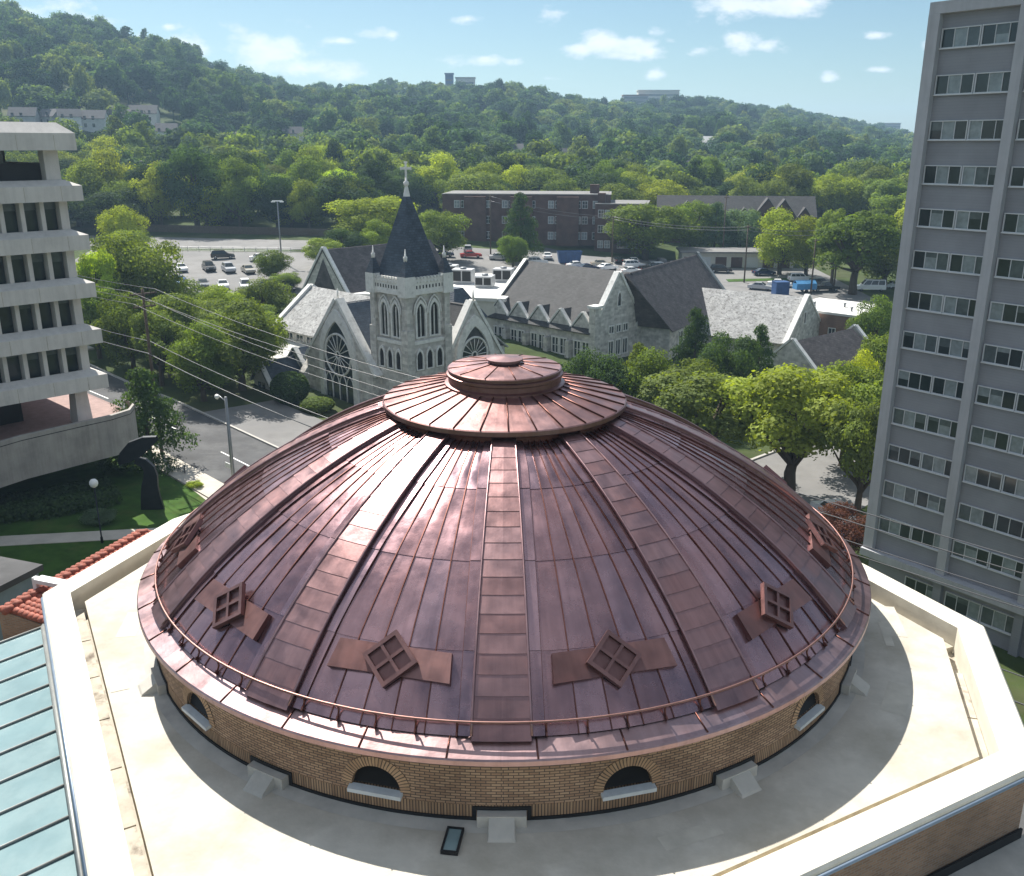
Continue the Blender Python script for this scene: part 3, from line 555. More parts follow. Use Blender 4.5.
# medallions and their bands, one in each bay
def bandpt(th, r, du, dv, off):
    n = Vector((r, 0, dz(r)-(EZ-9.79)))/ARC; N_ = az(th, n.x, n.z); T_ = Vector((math.cos(th), math.sin(th), 0)); Mv = N_.cross(T_)
    if Mv.z < 0: Mv = -Mv
    return sp(th, r, 0)+T_*du+Mv*dv+N_*off, T_, Mv, N_
for k in range(12):
    th = R(30*k+15); c, T_, Mv, N_ = bandpt(th, 10.3, 0, 0, .0); mb = MB()
    for sgn in (-1, 1):
        # trapezoid plates following the taper of the bay
        lo, hi_ = 2.02, 1.86
        P = [c+Mv*-.37+T_*sgn*.1-N_*.05, c+Mv*-.37+T_*sgn*lo*.78-N_*.05, c+Mv*.37+T_*sgn*hi_*.78-N_*.1, c+Mv*.37+T_*sgn*.1-N_*.1]
        mb.prism(P, N_*.15, 0, random.random())
    band = mb.build('medallion_band', M['medal'], dome)
    mb = MB(); tilt = R(-3); N2 = (N_*math.cos(tilt)+Mv*math.sin(tilt)); M2 = (Mv*math.cos(tilt)-N_*math.sin(tilt)); c2 = c+N_*.16
    a = (T_+M2).normalized(); b = (M2-T_).normalized(); s_ = .50
    mb.box(c2-N2*.05, (2*s_, 2*s_, .05), (a, b, N2), 0, .3)
    for v in (-1, 1):
        mb.box(c2+a*v*(s_-.05)+N2*.02, (.10, 2*s_, .10), (a, b, N2), 0, .8); mb.box(c2+b*v*(s_-.05)+N2*.02, (2*s_-.20, .10, .098), (a, b, N2), 0, .8)
    mb.box(c2+N2*.018, (.08, 2*s_-.20, .09), (a, b, N2), 0, .75); mb.box(c2+N2*.016, (2*s_-.20, .08, .085), (a, b, N2), 0, .75)
    mb.box(c2-N2*.2, (.3, .3, .3), (a, b, N2), 0, .2)
    mb.build('medallion', M['medal'], dome)
mb = MB(); mb.tube([sp(R(i*2), 11.24, .22) for i in range(180)], .029, 8, closed=True)
rail = mb.build('guard_rail', M['rail'], dome)
for k in range(12):
    for q in range(5):
        mb = MB(); th = R(30*k+5.2+q*4.9); mb.tube([sp(th, 11.24, .22), sp(th, 11.3, .1), sp(th, 11.46, 0)], .026, 5); mb.box(sp(th, 11.42, .05), (.04, .1, .1), bandpt(th, 11.15, 0, 0, 0)[1:]); mb.build('rail_bracket', M['seam'], dome)
# cap
CZ0 = dz(4)+.30
mb = MB(); mb.lathe([(3.84, dz(3.84)-.2), (3.84, CZ0-.06)], 72); mb.build('cap_neck', M['seam'], temple)
tn = [random.random() for _ in range(30)]
mb = MB(); mb.lathe([(3.62, CZ0-.07), (3.98, CZ0-.07), (4.02, CZ0-.03), (4.02, CZ0+.10), (3.98, CZ0+.13), (1.9, CZ0+.60), (1.8, CZ0+.62)], 90, tones=[tn[i//3] for i in range(90)])
cap = mb.build('dome_cap', M['cap'], temple)
mb = MB()
for k in range(30): th = R(k*12+2); mb.tube([az(th, 3.99, CZ0+.15), az(th, 1.95, CZ0+.615)], .024, 4)
mb.build('cap_seams', M['seam'], cap)
Lz = CZ0+.55; tn = [random.random() for _ in range(12)]
mb = MB(); mb.lathe([(1.98, Lz), (1.98, Lz+.1), (1.86, Lz+.14), (1.86, Lz+.30), (1.92, Lz+.34), (1.92, Lz+.42), (1.84, Lz+.46), (1.84, Lz+.50)], 72, tones=[.2]); lan = mb.build('lantern_drum', M['cap'], cap)
mb = MB(); mb.lathe([(1.84, Lz+.5), (1.88, Lz+.52), (1.88, Lz+.57), (1.84, Lz+.60), (.55, Lz+.74), (.5, Lz+.75)], 72, tones=[tn[i//6] for i in range(72)]); mb.build('lantern_roof', M['cap'], cap)
mb = MB()
for k in range(12): th = R(k*30+11); mb.tube([az(th, 1.85, Lz+.61), az(th, .58, Lz+.745)], .02, 4)
mb.build('lantern_seams', M['seam'], cap)
mb = MB(); mb.lathe([(.5, Lz+.72), (.5, Lz+.80), (.60, Lz+.82), (.60, Lz+.87), (.3, Lz+.91), (0.01, Lz+.94)], 36, tones=[.7]); mb.build('finial_cap', M['cap'], cap)
# little roof drain box on the deck
rd = thing('roof_vent', 'small dark teal vent lying on the pale roof below the front rib', 'roof vent', (-1.12, -12.3, RZ), R(-8)); rd.scale = (.8, .8, .8)
mb = MB(); mb.bx(-.2, .2, -.45, .45, 0, .09); mb.build('vent_body', M['tealglass'], rd)
mb = MB()
for x in (-.22, .22): mb.bx(x-.03, x+.03, -.5, .5, .004, .13)
for y in (-.475, .475): mb.bx(-.188, .188, y-.03, y+.03, .004, .125)
mb.build('vent_rim', M['black'], rd)
# lower side roofs of the temple's wings
p5, p6, p7 = Vector(OUT[5]), Vector(OUT[6]), Vector(OUT[7])
wing = thing('glazed_wing', 'long teal glass roof with grey bars beside the white parapet', 'glass roof')
d = (p7-p6).normalized(); n_ = Vector((d.y, -d.x)); L = (p7-p6).length+2
def wp(u, v, z): q = p6+d*u+n_*v; return Vector((q.x, q.y, z))
Zg0, Zg1, GW = 16.5, 14.9, 9.0
mb = MB(); mb.mesh([wp(1.2, .16, Zg0), wp(1.2, GW, Zg1), wp(L, GW, Zg1), wp(L, .16, Zg0)], [(0, 1, 2, 3)]); mb.build('glazing', M['tealglass'], wing)
mb = MB(); k = 1.2
while k < L:
    mb.tube([wp(k, .16, Zg0+.03), wp(k, GW, Zg1+.03)], .045, 4); k += 1.32
mb.tube([wp(1.2, .18, Zg0+.05), wp(L, .18, Zg0+.05)], .09, 4); mb.tube([wp(1.2, 4.6, Zg0-.75), wp(L, 4.6, Zg0-.75)], .04, 4); mb.build('glazing_bars', M['mull'], wing)
mb = MB(); q = [wp(1.15, .2, 0), wp(1.15, GW, 0), wp(L, GW, 0), wp(L, .2, 0)]
for i in range(4):
    a, b = q[i], q[(i+1) % 4]; za = Zg0-.05 if i in (0, 3) else Zg1-.05; zb = Zg1-.05 if i in (0, 1) else Zg0-.05
    mb.face([(a.x, a.y, 1), (b.x, b.y, 1), (b.x, b.y, zb), (a.x, a.y, za)])
mb.build('wall', M['wallbrick'], wing)
def tile_roof(name, label, P, Q, wid, z0, z1, ext):
    t = thing(name, label, 'tiled roof'); d = (Q-P).normalized(); n_ = Vector((-d.y, d.x)) if ext > 0 else Vector((d.y, -d.x)); L = (Q-P).length
    n_ = Vector((d.y, -d.x))*-1 if False else n_
    mb = MB(); k = 0
    while k < L:                                # rows of barrel tiles
        def w(u, v, z): q = P+d*u+n_*v; return Vector((q.x, q.y, z))
        steps = 8
        for i in range(steps):
            v0, v1 = wid*i/steps, wid*(i+1)/steps; za = z0+(z1-z0)*i/steps; zb = z0+(z1-z0)*(i+1)/steps
            mb.tube([w(k, v0, za+.02), w(k, v1+.05, zb+.07)], [.125, .145], 7, 0, random.random())
        k += .27
        for i in range(6):
            v0, v1 = wid+wid*.3*i/6, wid+wid*.3*(i+1)/6; za = z1+(z0-z1)*.3*i/6; zb = z1+(z0-z1)*.3*(i+1)/6
            mb.tube([w(k-.27, v0, za+.07), w(k-.27, v1, zb+.02)], [.145, .125], 7, 0, random.random())
    q = 0
    while q < L: mb.tube([w(q, wid, z1+.1), w(q+.42, wid, z1+.14)], [.13, .16], 8, 0, random.random()); q += .4
    mb.build('tiles', M['tile'], t)
    mb = MB(); w = lambda u, v, z: Vector((*(P+d*u+n_*v), z))
    mb.face([w(0, 0, z0-.05), w(L, 0, z0-.05), w(L, wid, z1-.05), w(0, wid, z1-.05)]); 
    mb.face([w(0, wid, z1-.05), w(L, wid, z1-.05), w(L, wid*1.3, z0+.2), w(0, wid*1.3, z0+.2)])
    for a, b in (((0, wid*1.3), (L, wid*1.3)), ((0, 0), (0, wid)), ((L, 0), (L, wid)), ((0, wid), (0, wid*1.3)), ((L, wid), (L, wid*1.3))):
        hz = lambda v: z0 if v == 0 else (z1 if v == wid else z0+.25); za, zb = hz(a[1]), hz(b[1])
        mb.face([w(*a, 1), w(*b, 1), w(*b, zb-.06), w(*a, za-.06)])
    mb.build('wall', M['wallbrick'], t); return t
n5 = (p6-p5).normalized(); o5 = Vector((n5.y, -n5.x))
tile_roof('tiled_wing', 'red clay tile roof wedged along the back left parapet', p5+o5*.15-n5*.5, p6+o5*.15-n5*.1, 1.7, 15.85, 16.1, -1)
dn = thing('roof_chute', 'pale blue grey metal chute crossing the red tiles behind the parapet', 'gutter', (p6.x-n5.x*1.7+o5.x*.1, p6.y-n5.y*1.7+o5.y*.1, 0), math.atan2(o5.y, o5.x))
mb = MB(); mb.prism([(-.05, -.2, 16.5), (-.05, .2, 16.5), (1.9, .2, 16.55), (1.9, -.2, 16.55)], (0, 0, .16)); mb.build('channel', M['sill'], dn); mb = MB(); mb.bx(1.92, 2.1, -.1, .1, 3, 16.7); mb.build('pipe', M['sill'], dn)
# low flat roof next to the tiles
an = thing('flat_annex', 'low annex with dark flat roof left of the red tiles', 'annex', (-31.5, 12.0, 3), R(-20))
mb = MB(); mb.bx(-7, 4.5, -5.0, 6, 7.0, 7.35); mb.build('roof', M['asphalt'], an); mb = MB(); mb.bx(-6.8, 4.3, -4.8, 5.8, 0, 6.99); mb.build('wall', M['bluemetal'], an)
mb = MB(); mb.bx(-7.0, 4.5, -9.5, -4.81, 3.2, 3.5); mb.build('terrace', M['walk'], an); mb = MB(); mb.bx(-6.8, 4.3, -9.3, -5.0, 0, 3.19); mb.build('terrace_wall', M['conc'], an)
# low flat roof right of the temple
lr = thing('lower_roof', 'low grey flat roof below the brick parapet at bottom right', 'flat roof', (0, 0, 0))
d9 = (Vector(OUT[9])-Vector(OUT[8])).normalized(); o9 = Vector((d9.y, -d9.x)); P8, P9 = Vector(OUT[8])+o9*-.1, Vector(OUT[9])+o9*-.1
mb = MB(); q = [P8-d9*1, P9+d9*9, P9+d9*9+o9*9, P8-d9*1+o9*9]; mb.face([(*p, 14.9) for p in q]); mb.build('roof', M['conc'], lr)
mb = MB()
for a, b in zip(q, q[1:]+q[:1]): mb.face([(*a, 1), (*b, 1), (*b, 14.897), (*a, 14.897)])
mb.build('wall', M['wallbrick'], lr)
mb = MB(); a, b = P8+o9*.03, P9+o9*.03; mb.box(((a.x+b.x)/2, (a.y+b.y)/2, 15.05), ((b-a).length, .06, .28), (d9.to_3d(), o9.to_3d(), Vector((0, 0, 1)))); mb.build('base_flashing', M['black'], lr)
# ------------------------------------------------------------------ grey apartment tower on the right
X_, Y_, Z_ = Vector((1, 0, 0)), Vector((0, 1, 0)), Vector((0, 0, 1))
TW = thing('apartment_tower', 'tall grey panelled apartment tower at the right with strips of windows', 'tower', (25.2, 30.6, 0), math.atan2(-.8, .6))
ZTOP = 39.9; PIT = 5.35; NB = 3; DEP = 17.0; SILLT = 37.55; FP = 2.6; WH = 1.12
mb = MB(); mb.bx(.3, PIT*NB+.3, .42, DEP, 0.0, ZTOP-.02); mb.build('wall', M['pgrey'], TW)
mb = MB(); mb.bx(-.06, PIT*NB+.6, .0, DEP+.3, ZTOP-.42, ZTOP+.25); mb.build('roof_band', M['pstrip'], TW)
mb = MB(); mb.bx(3.2, 11, 4, 10, ZTOP+.25, ZTOP+2.4); mb.build('penthouse', M['metalw'], TW)
for k in range(NB+1):
    x = k*PIT; mb = MB(); w = .3 if k else .36
    mb.bx(x-w+.3, x+w+.3, -.02, .6, 4.9, ZTOP-.425); mb.build('pilaster', M['pstrip'], TW)
mb = MB(); mb.bx(-.1, PIT*NB+.7, -.25, .7, 4.35, 4.88); mb.build('ledge', M['pstrip'], TW)
for k in range(1, NB+1): mb = MB(); mb.bx(k*PIT-.05, k*PIT+.5, .1, .6, 0, 4.345); mb.build('pilaster', M['pgrey'], TW)
rng = random.Random(3)
def win_unit(parent, x, z, w, hgt, rng, y=.40):
    f = MB(); b = .055
    f.bx(x, x+w, y-.09, y+.05, z, z+b); f.bx(x, x+w, y-.09, y+.05, z+hgt-b, z+hgt)
    f.bx(x, x+b, y-.088, y+.05, z+b, z+hgt-b); f.bx(x+w-b, x+w, y-.088, y+.05, z+b, z+hgt-b)
    for q in (1, 2): f.bx(x+w*q/3-.02, x+w*q/3+.02, y-.05, y+.05, z+b, z+hgt-b)
    f.bx(x-.02, x+w+.02, y-.16, y-.09, z-.05, z+.02)
    wi = f.build('window', M['wframe'], parent); g = MB()
    lit = rng.choice([1, 1, 1, 1, 1, 1, 0, 2, -1])
    for q in range(3):
        mi = 1 if q == lit else (2 if rng.random() < .22 else 0)
        g.face([(x+w*q/3, y-.012+.004*q, z+b), (x+w*(q+1)/3, y-.012+.004*q, z+b), (x+w*(q+1)/3, y-.012+.004*q, z+hgt-b), (x+w*q/3, y-.012+.004*q, z+hgt-b)], None, mi)
    for q in range(3):
        if rng.random() < .3:
            zt = z+hgt-b; zb_ = zt-(hgt-2*b)*rng.uniform(.2, .65); g.face([(x+w*q/3+.03, y-.018, zb_), (x+w*(q+1)/3-.03, y-.018, zb_), (x+w*(q+1)/3-.03, y-.018, zt), (x+w*q/3+.03, y-.018, zt)], None, rng.choice([1, 2, 2]))
    g.build('panes', [M['glass'], M['curt'], M['curt2']], wi)
for fl_ in range(13):
    for k in range(NB):
        for u in (0, 1): win_unit(TW, k*PIT+.72+u*2.45, SILLT-fl_*FP, 2.38, WH, rng)
for k in range(NB):
    for u in (0, 1):
        if k == 0 and u == 0: continue
        win_unit(TW, k*PIT+.72+u*2.45, 2.5, 2.38, 1.25, rng)
# ------------------------------------------------------------------ concrete office block on the left
pa = wl(6.3, -11.0)
OB = thing('office_block', 'pale concrete office block with ribbon ledges and deep windows at the left', 'office building', (*pa, 0), R(-44)+math.pi)
# local frame: x runs away from the temple (-E1), y towards the viewer along the facade (-E2)
LEN = 34.0; DP = 24.0
Zb = 13.6; FH = 3.62
mb = MB(); mb.bx(1.5, DP, .9, LEN, Zb+.4, Zb+5*FH-.9); mb.build('core_wall', M['dark'], OB)
def ledge(mb, z, hh, out, slope, first=0):
    """vertical fascia with a sloped sill above, along the facade and round both ends"""
    x0, y0 = -out, -out; x1, y1 = DP+out, LEN+out; s = out+.35
    A_ = [(x0, y0), (x1, y0), (x1, y1), (x0, y1)]; B_ = [(.55, .55), (DP-.55, .55), (DP-.55, LEN-.55), (.55, LEN-.55)]
    for i in range(4):
        j = (i+1) % 4
        mb.face([(*A_[i], z), (*A_[j], z), (*A_[j], z+hh), (*A_[i], z+hh)]); mb.face([(*A_[i], z+hh), (*A_[j], z+hh), (*B_[j], z+hh+slope), (*B_[i], z+hh+slope)])
        mb.face([(*A_[j], z), (*A_[i], z), (*B_[i], z), (*B_[j], z)])
for i in range(6):
    mb = MB(); z = Zb+FH*i
    ledge(mb, z, 1.1 if i < 5 else 1.2, .36, .42 if i < 5 else .75)
    mb.face([(.55, .55, z+.01), (DP-.55, .55, z+.01), (DP-.55, LEN-.55, z+.01), (.55, LEN-.55, z+.01)])
    if i == 5: mb.face([(.55, .55, z+1.95), (DP-.55, .55, z+1.95), (DP-.55, LEN-.55, z+1.95), (.55, LEN-.55, z+1.95)])
    mb.build('ledge', M['lconc'], OB)
    j_ = MB()
    y = 1.2
    while y < LEN: j_.bx(-.366, -.35, y-.02, y+.02, z+.03, z+1.07); y += 2.6
    j_.build('panel_joints', M['gutter'], OB)
for i in range(4):
    z0, z1 = Zb+FH*i+1.5, Zb+FH*(i+1)+.02
    mb = MB()
    y = .55; mb.bx(.55, 1.5, .55, 1.15, z0-.1, z1); mb.build('corner_pier', M['lconc'], OB)
    y = 1.15; c = 0; fin = MB()
    while y < LEN-1:
        if c < 13:
            w = MB(); w.face([(1.32, y+.02, z0-.06), (1.32, y+1.1, z0-.06), (1.32, y+1.1, z1), (1.32, y+.02, z1)]); wo_ = w.build('window', M['glass'], OB)
            b_ = MB(); b_.bx(1.26, 1.31, y+.02, y+1.1, z1-(.25+.75*rng.random()), z1-.02); b_.build('blind', M['curt2'], wo_)
        fin.bx(.50, 1.5, y+1.12, y+1.42, z0-.12, z1); y += 1.42; c += 1
    fin.build('window_fins', M['lconc'], OB)
# open top storey: glazed set-back and a corner pier with a gap one sees through
z0, z1 = Zb+FH*4+1.4, Zb+FH*5+.02
mb = MB(); mb.bx(.6, 1.6, .7, 1.75, z0, z1); mb.build('corner_pier', M['lconc'], OB)
mb = MB(); mb.face([(2.3, 3.9, z0), (2.3, LEN, z0), (2.3, LEN, z1), (2.3, 3.9, z1)]); mb.build('window', M['glass'], OB)
mb = MB(); 
for y in (3.9, 6.1, 8.3, 10.5, 12.7): mb.bx(2.22, 2.3, y-.05, y+.05, z0, z1)
mb.build('mullions', M['louver'], OB)
# piers and terrace
for y in (1.3, 11.5, 21.5):
    mb = MB(); mb.mesh([(1.0, y-.6, 10.6), (2.6, y-.6, 10.6), (2.6, y+.6, 10.6), (1.0, y+.6, 10.6), (1.2, y-.45, Zb+.02), (2.4, y-.45, Zb+.02), (2.4, y+.45, Zb+.02), (1.2, y+.45, Zb+.02)], [(0, 1, 5, 4), (1, 2, 6, 5), (2, 3, 7, 6), (3, 0, 4, 7)]); mb.build('pier', M['lconc'], OB)
mb = MB(); mb.bx(5.5, DP, 4.5, LEN, 10.6, Zb+.38); mb.build('lobby_wall', M['louver'], OB)
TE = [(2.6, -2.8), (.6, -2.6), (-.8, -1.6), (-1.4, .2), (-1.6, 3), (-2.0, 7.2), (-2.7, 9.6), (-3.9, 11.2), (-5.4, 12.2), (-5.8, 20), (-5.8, LEN), (DP, LEN), (DP, -2.8)]
mb = MB(); mb.face([(*p, 10.6) for p in TE]); mb.build('terrace_floor', M['tile'] if False else mat('pink_paving', (.30, .20, .18), .85, 0, .15, 1.5), OB)
mb = MB()
TI = [(p[0]*1.0+(.35 if p[0] < DP-1 else 0), p[1]+(.0)) for p in TE]
for i in range(len(TE)):
    p, q = TE[i], TE[(i+1) % len(TE)]; a, b = TI[i], TI[(i+1) % len(TE)]
    if i >= 10: continue
    for (u, v, zA, zB) in ((p, q, 8.2, 11.55),): mb.face([(*u, zA), (*v, zA), (*v, zB), (*u, zB)])
    mb.face([(*p, 11.55), (*q, 11.55), (*b, 11.55), (*a, 11.55)]); mb.face([(*a, 10.6), (*b, 10.6), (*b, 11.55), (*a, 11.55)])
mb.face([(*p, 8.2) for p in TE]); tp = mb.build('terrace_parapet', mat('shaded_concrete', (.36, .335, .305), .85, 0, .1, .9, .1, 9, stain=(.5, (.25, .235, .215), .5, .8), streak=(2.6, .2)), OB)  # concrete base darkened for the terrace wall's shade; stains and streaks are weathering
mb = MB()
for i in range(10):
    p, q = Vector((*TE[i], 11.2)), Vector((*TE[i+1], 11.2)); mb.tube([p, q], .03, 4)
mb.build('shadow_groove', M['black'], tp)
mb = MB(); mb.bx(6.5, DP-1, 3, LEN-1, 3.0, 8.22); mb.build('basement_wall', M['louver'], OB)  # near-black material stands in for the deep shade under the terrace
# ------------------------------------------------------------------ churches
def Cf(a, b): return wl(a, b)
class Pl:
    """a wall plane: origin, direction along the wall, outward normal (local coordinates)"""
    def __init__(s, o, u, n): s.o = Vector(o); s.u = Vector(u).normalized(); s.n = Vector(n).normalized()
    def p(s, u, z, n=0): return s.o+s.u*u+Vector((0, 0, z))+s.n*n
def garch(w, z0, zs, k=7, rise=1.15):
    """outline of a pointed arch, half width w, sill z0, spring zs"""
    pts = [(-w, z0), (-w, zs)]; Rr = w*2*rise*.93
    for i in range(1, k+1):
        t = i/k; x = -w+w*t; d = (Rr-w); cx = -w+Rr; zz = math.sqrt(max(0, Rr*Rr-(x-cx)**2)); pts.append((x, zs+zz))
    pts += [(-x, z) for x, z in pts[::-1][1:]]
    return pts
def gothic(parent, pl, u, z0, zs, w, fr=.2, deep=.22, bars=1, name='window', frm='trim', pane='glass', rise=1.15):
    o = garch(w, z0, zs, 7, rise); i = [(x, z) for x, z in o]; oo = garch(w+fr, z0-fr*.6, zs, 7, rise)
    mb = MB(); n = len(i)
    for k in range(n-1 if False else n):
        j = (k+1) % n
        a, b, c, d = i[k], i[j], oo[j], oo[k]
        mb.face([pl.p(u+a[0], a[1], deep), pl.p(u+b[0], b[1], deep), pl.p(u+c[0], c[1], deep), pl.p(u+d[0], d[1], deep)])
        mb.face([pl.p(u+a[0], a[1], deep), pl.p(u+a[0], a[1], .01), pl.p(u+b[0], b[1], .01), pl.p(u+b[0], b[1], deep)])
        mb.face([pl.p(u+d[0], d[1], deep), pl.p(u+c[0], c[1], deep), pl.p(u+c[0], c[1], 0), pl.p(u+d[0], d[1], 0)])
    for q in range(bars):
        x = -w+2*w*(q+1)/(bars+1); zt = zs+w*.8*(1-abs(x)/w)+.2
        mb.prism([pl.p(u+x-.05, z0, .03), pl.p(u+x+.05, z0, .03), pl.p(u+x+.05, zt, .03), pl.p(u+x-.05, zt, .03)], pl.n*(deep*.5))
    wi = mb.build(name, M[frm], parent); g = MB(); g.face([pl.p(u+x, z, .025) for x, z in o]); g.build('pane', M[pane], wi); return wi
def rectwin(parent, pl, u, z, w, hh, fr=.1, deep=.12, bars=1, frm='trim', pane='glass', cross=0, leaf=True):
    mb = MB()
    def bar(u0, u1, z0, z1, d): mb.prism([pl.p(u0, z0, 0), pl.p(u1, z0, 0), pl.p(u1, z1, 0), pl.p(u0, z1, 0)], pl.n*d)
    bar(u-w/2-fr, u-w/2, z, z+hh, deep); bar(u+w/2, u+w/2+fr, z, z+hh, deep); bar(u-w/2-fr, u+w/2+fr, z+hh, z+hh+fr, deep); bar(u-w/2-fr, u+w/2+fr, z-fr, z, deep+.03)
    for q in range(bars): x = u-w/2+w*(q+1)/(bars+1); bar(x-fr*.4, x+fr*.4, z, z+hh, deep*.7)
    for q in range(cross): zz = z+hh*(q+1)/(cross+1); bar(u-w/2, u+w/2, zz-.03, zz+.03, deep*.6)
    wi = mb.build('window', M[frm], parent); g = MB(); g.face([pl.p(u-w/2, z, .022), pl.p(u+w/2, z, .022), pl.p(u+w/2, z+hh, .022), pl.p(u-w/2, z+hh, .022)]); g.build('pane', M[pane], wi); return wi
def gable_wall(mb, pl, u0, u1, z0, ze, zr, th=.6, uc=None):
    uc = (u0+u1)/2 if uc is None else uc
    mb.prism([pl.p(u0, z0), pl.p(u1, z0), pl.p(u1, ze), pl.p(uc, zr), pl.p(u0, ze)], -pl.n*th)
def coping(mb, pl, u0, u1, ze, zr, w=.55, th=.3, uc=None, out=.12):
    uc = (u0+u1)/2 if uc is None else uc
    for ua in (u0, u1):
        p, q = pl.p(ua, ze, out), pl.p(uc, zr, out); d = (q-p).normalized(); nn = d.cross(pl.n).normalized()
        if nn.z < 0: nn = -nn
        p2 = p-d*.25
        mb.prism([p2, q, q+nn*th, p2+nn*th], -pl.n*(w+out))
def slab(mb, p0, p1, p2, p3, th=.18):
    n = (Vector(p1)-Vector(p0)).cross(Vector(p3)-Vector(p0)).normalized()
    if n.z < 0: n = -n
    mb.prism([p0, p1, p2, p3], -n*th)
# --- gothic church
CH = thing('gothic_church', 'grey stone gothic church with dark pointed spire behind the dome', 'church', (S0.x, S0.y, 0), A)
mb = MB()
# nave body and aisle
mb.bx(-28.5, 3.0, 26.3, 38.3, 3, 9.1); mb.bx(-28, -11.5, 21.2, 26.29, 3, 6.6)
pg1 = Pl((0, 20, 0), X_, -Y_); gable_wall(mb, pg1, -11.6, .8, 3, 8.5, 15.6, .7, -5.2)
mb.bx(-11.4, .6, 20.71, 26.28, 3, 8.5)
pg2 = Pl((4.0, 0, 0), Y_, X_); gable_wall(mb, pg2, 27.2, 37.2, 2, 7.7, 15.0, .75, 32.2)
pgl = Pl((-28.51, 0, 0), -Y_, -X_); gable_wall(mb, pgl, -38.3, -26.3, 3, 9.1, 13.6, .5)
mb.build('wall', M['stone'], CH)
mb = MB()
slab(mb, (-29.1, 25.8, 8.95), (3.2, 25.8, 8.95), (3.2, 32.3, 13.75), (-29.1, 32.3, 13.75)); slab(mb, (-29.1, 38.8, 8.95), (-29.1, 32.3, 13.75), (3.2, 32.3, 13.75), (3.2, 38.8, 8.95))
mb.build('roof', M['slatel'], CH)
mb = MB(); slab(mb, (-11.95, 20.45, 8.3), (-11.95, 31, 8.3), (-5.2, 31, 15.35), (-5.2, 20.45, 15.35)); rf = mb.build('roof', M['slatel'], CH)
mb = MB(); slab(mb, (.9, 20.45, 8.6), (-5.2, 20.45, 15.36), (-5.2, 31, 15.36), (.9, 31, 8.6)); mb.build('roof', M['slateb'], CH)
mb = MB(); slab(mb, (-28.7, 20.7, 6.5), (-11.62, 20.7, 6.5), (-11.62, 26.26, 7.5), (-28.7, 26.26, 7.5)); mb.build('aisle_roof', M['whiteflat'], CH)
mb = MB(); slab(mb, (3.8, 27.0, 7.5), (3.8, 32.2, 14.8), (-6, 32.2, 14.8), (-6, 27.0, 7.5), .2); slab(mb, (3.8, 37.4, 7.5), (-6, 37.4, 7.5), (-6, 32.2, 14.8), (3.8, 32.2, 14.8), .2); mb.build('roof', M['slate'], CH)
mb = MB(); coping(mb, pgl, -38.7, -25.9, 8.9, 13.8, .6, .3); mb.build('gable_coping', M['trim'], CH)
mb = MB(); coping(mb, pg1, -11.9, 1.1, 8.2, 15.75, .9, .34, -5.2); mb.tube([(-5.2, 20.3, 15.8), (-5.2, 20.3, 17.0)], [.16, .05], 6); mb.build('gable_coping', M['trim'], CH)
mb = MB(); coping(mb, pg2, 27.0, 37.4, 7.5, 15.2, .9, .34, 32.2)
mb.tube([(4.0, 32.2, 15.3), (4.0, 32.2, 16.6)], [.16, .05], 6)
mb.build('gable_coping', M['trim'], CH)
pc = Pl((0, 26.3, 0), X_, -Y_)
for k in range(7): rectwin(CH, pc, -27.2+k*2.35, 7.75, 1.5, .85, .12, .1, 1, pane='glass')
# the two great windows: pointed arch with a wheel of tracery
def great(pl, u, z0, zs, w):
    o = garch(w, z0, zs, 10, 1.1); oo = garch(w+.75, z0-.3, zs, 10, 1.1); mb = MB(); n = len(o)
    for k in range(n):
        j = (k+1) % n; a, b, c, d = o[k], o[j], oo[j], oo[k]; P = lambda q, dd: pl.p(u+q[0], q[1], dd)
        mb.face([P(a, .3), P(b, .3), P(c, .3), P(d, .3)]); mb.face([P(a, .3), P(a, .01), P(b, .01), P(b, .3)]); mb.face([P(d, .3), P(c, .3), P(c, 0), P(d, 0)])
    wi = mb.build('great_window', M['trim'], CH); g = MB(); g.face([pl.p(u+x, z, .03) for x, z in o]); g.build('pane', M['glass'], wi)
    t = MB(); rc = w*.86; zc = zs+w*.36
    t.tube([pl.p(u+rc*math.cos(i*math.pi/20), zc+rc*math.sin(i*math.pi/20), .12) for i in range(40)], .14, 5, closed=True)
    t.tube([pl.p(u+.38*math.cos(i*math.pi/8), zc+.38*math.sin(i*math.pi/8), .12) for i in range(16)], .09, 5, closed=True)
    for i in range(16):
        an = i*math.pi/8; t.tube([pl.p(u+.4*math.cos(an), zc+.4*math.sin(an), .12), pl.p(u+rc*math.cos(an), zc+rc*math.sin(an), .12)], .06, 4)
    zb_ = zc-rc-.15
    for i in range(5):
        x = -w+.1+(2*w-.2)*i/4; t.tube([pl.p(u+x, z0, .1), pl.p(u+x, zb_-.55 if 0 < i < 4 else zb_+.6, .1)], .09, 4)
        if i < 4:
            xc = x+(2*w-.2)/8; ww = (2*w-.2)/8; t.tube([pl.p(u+xc+xx, zz, .1) for xx, zz in garch(ww-.04, zb_-.9, zb_-.85, 5)], .08, 4)
    t.build('tracery', M['trim'], wi)
great(pg1, -5.2, 3.6, 8.6, 2.75); great(pg2, 32.2, 3.4, 8.2, 2.4)
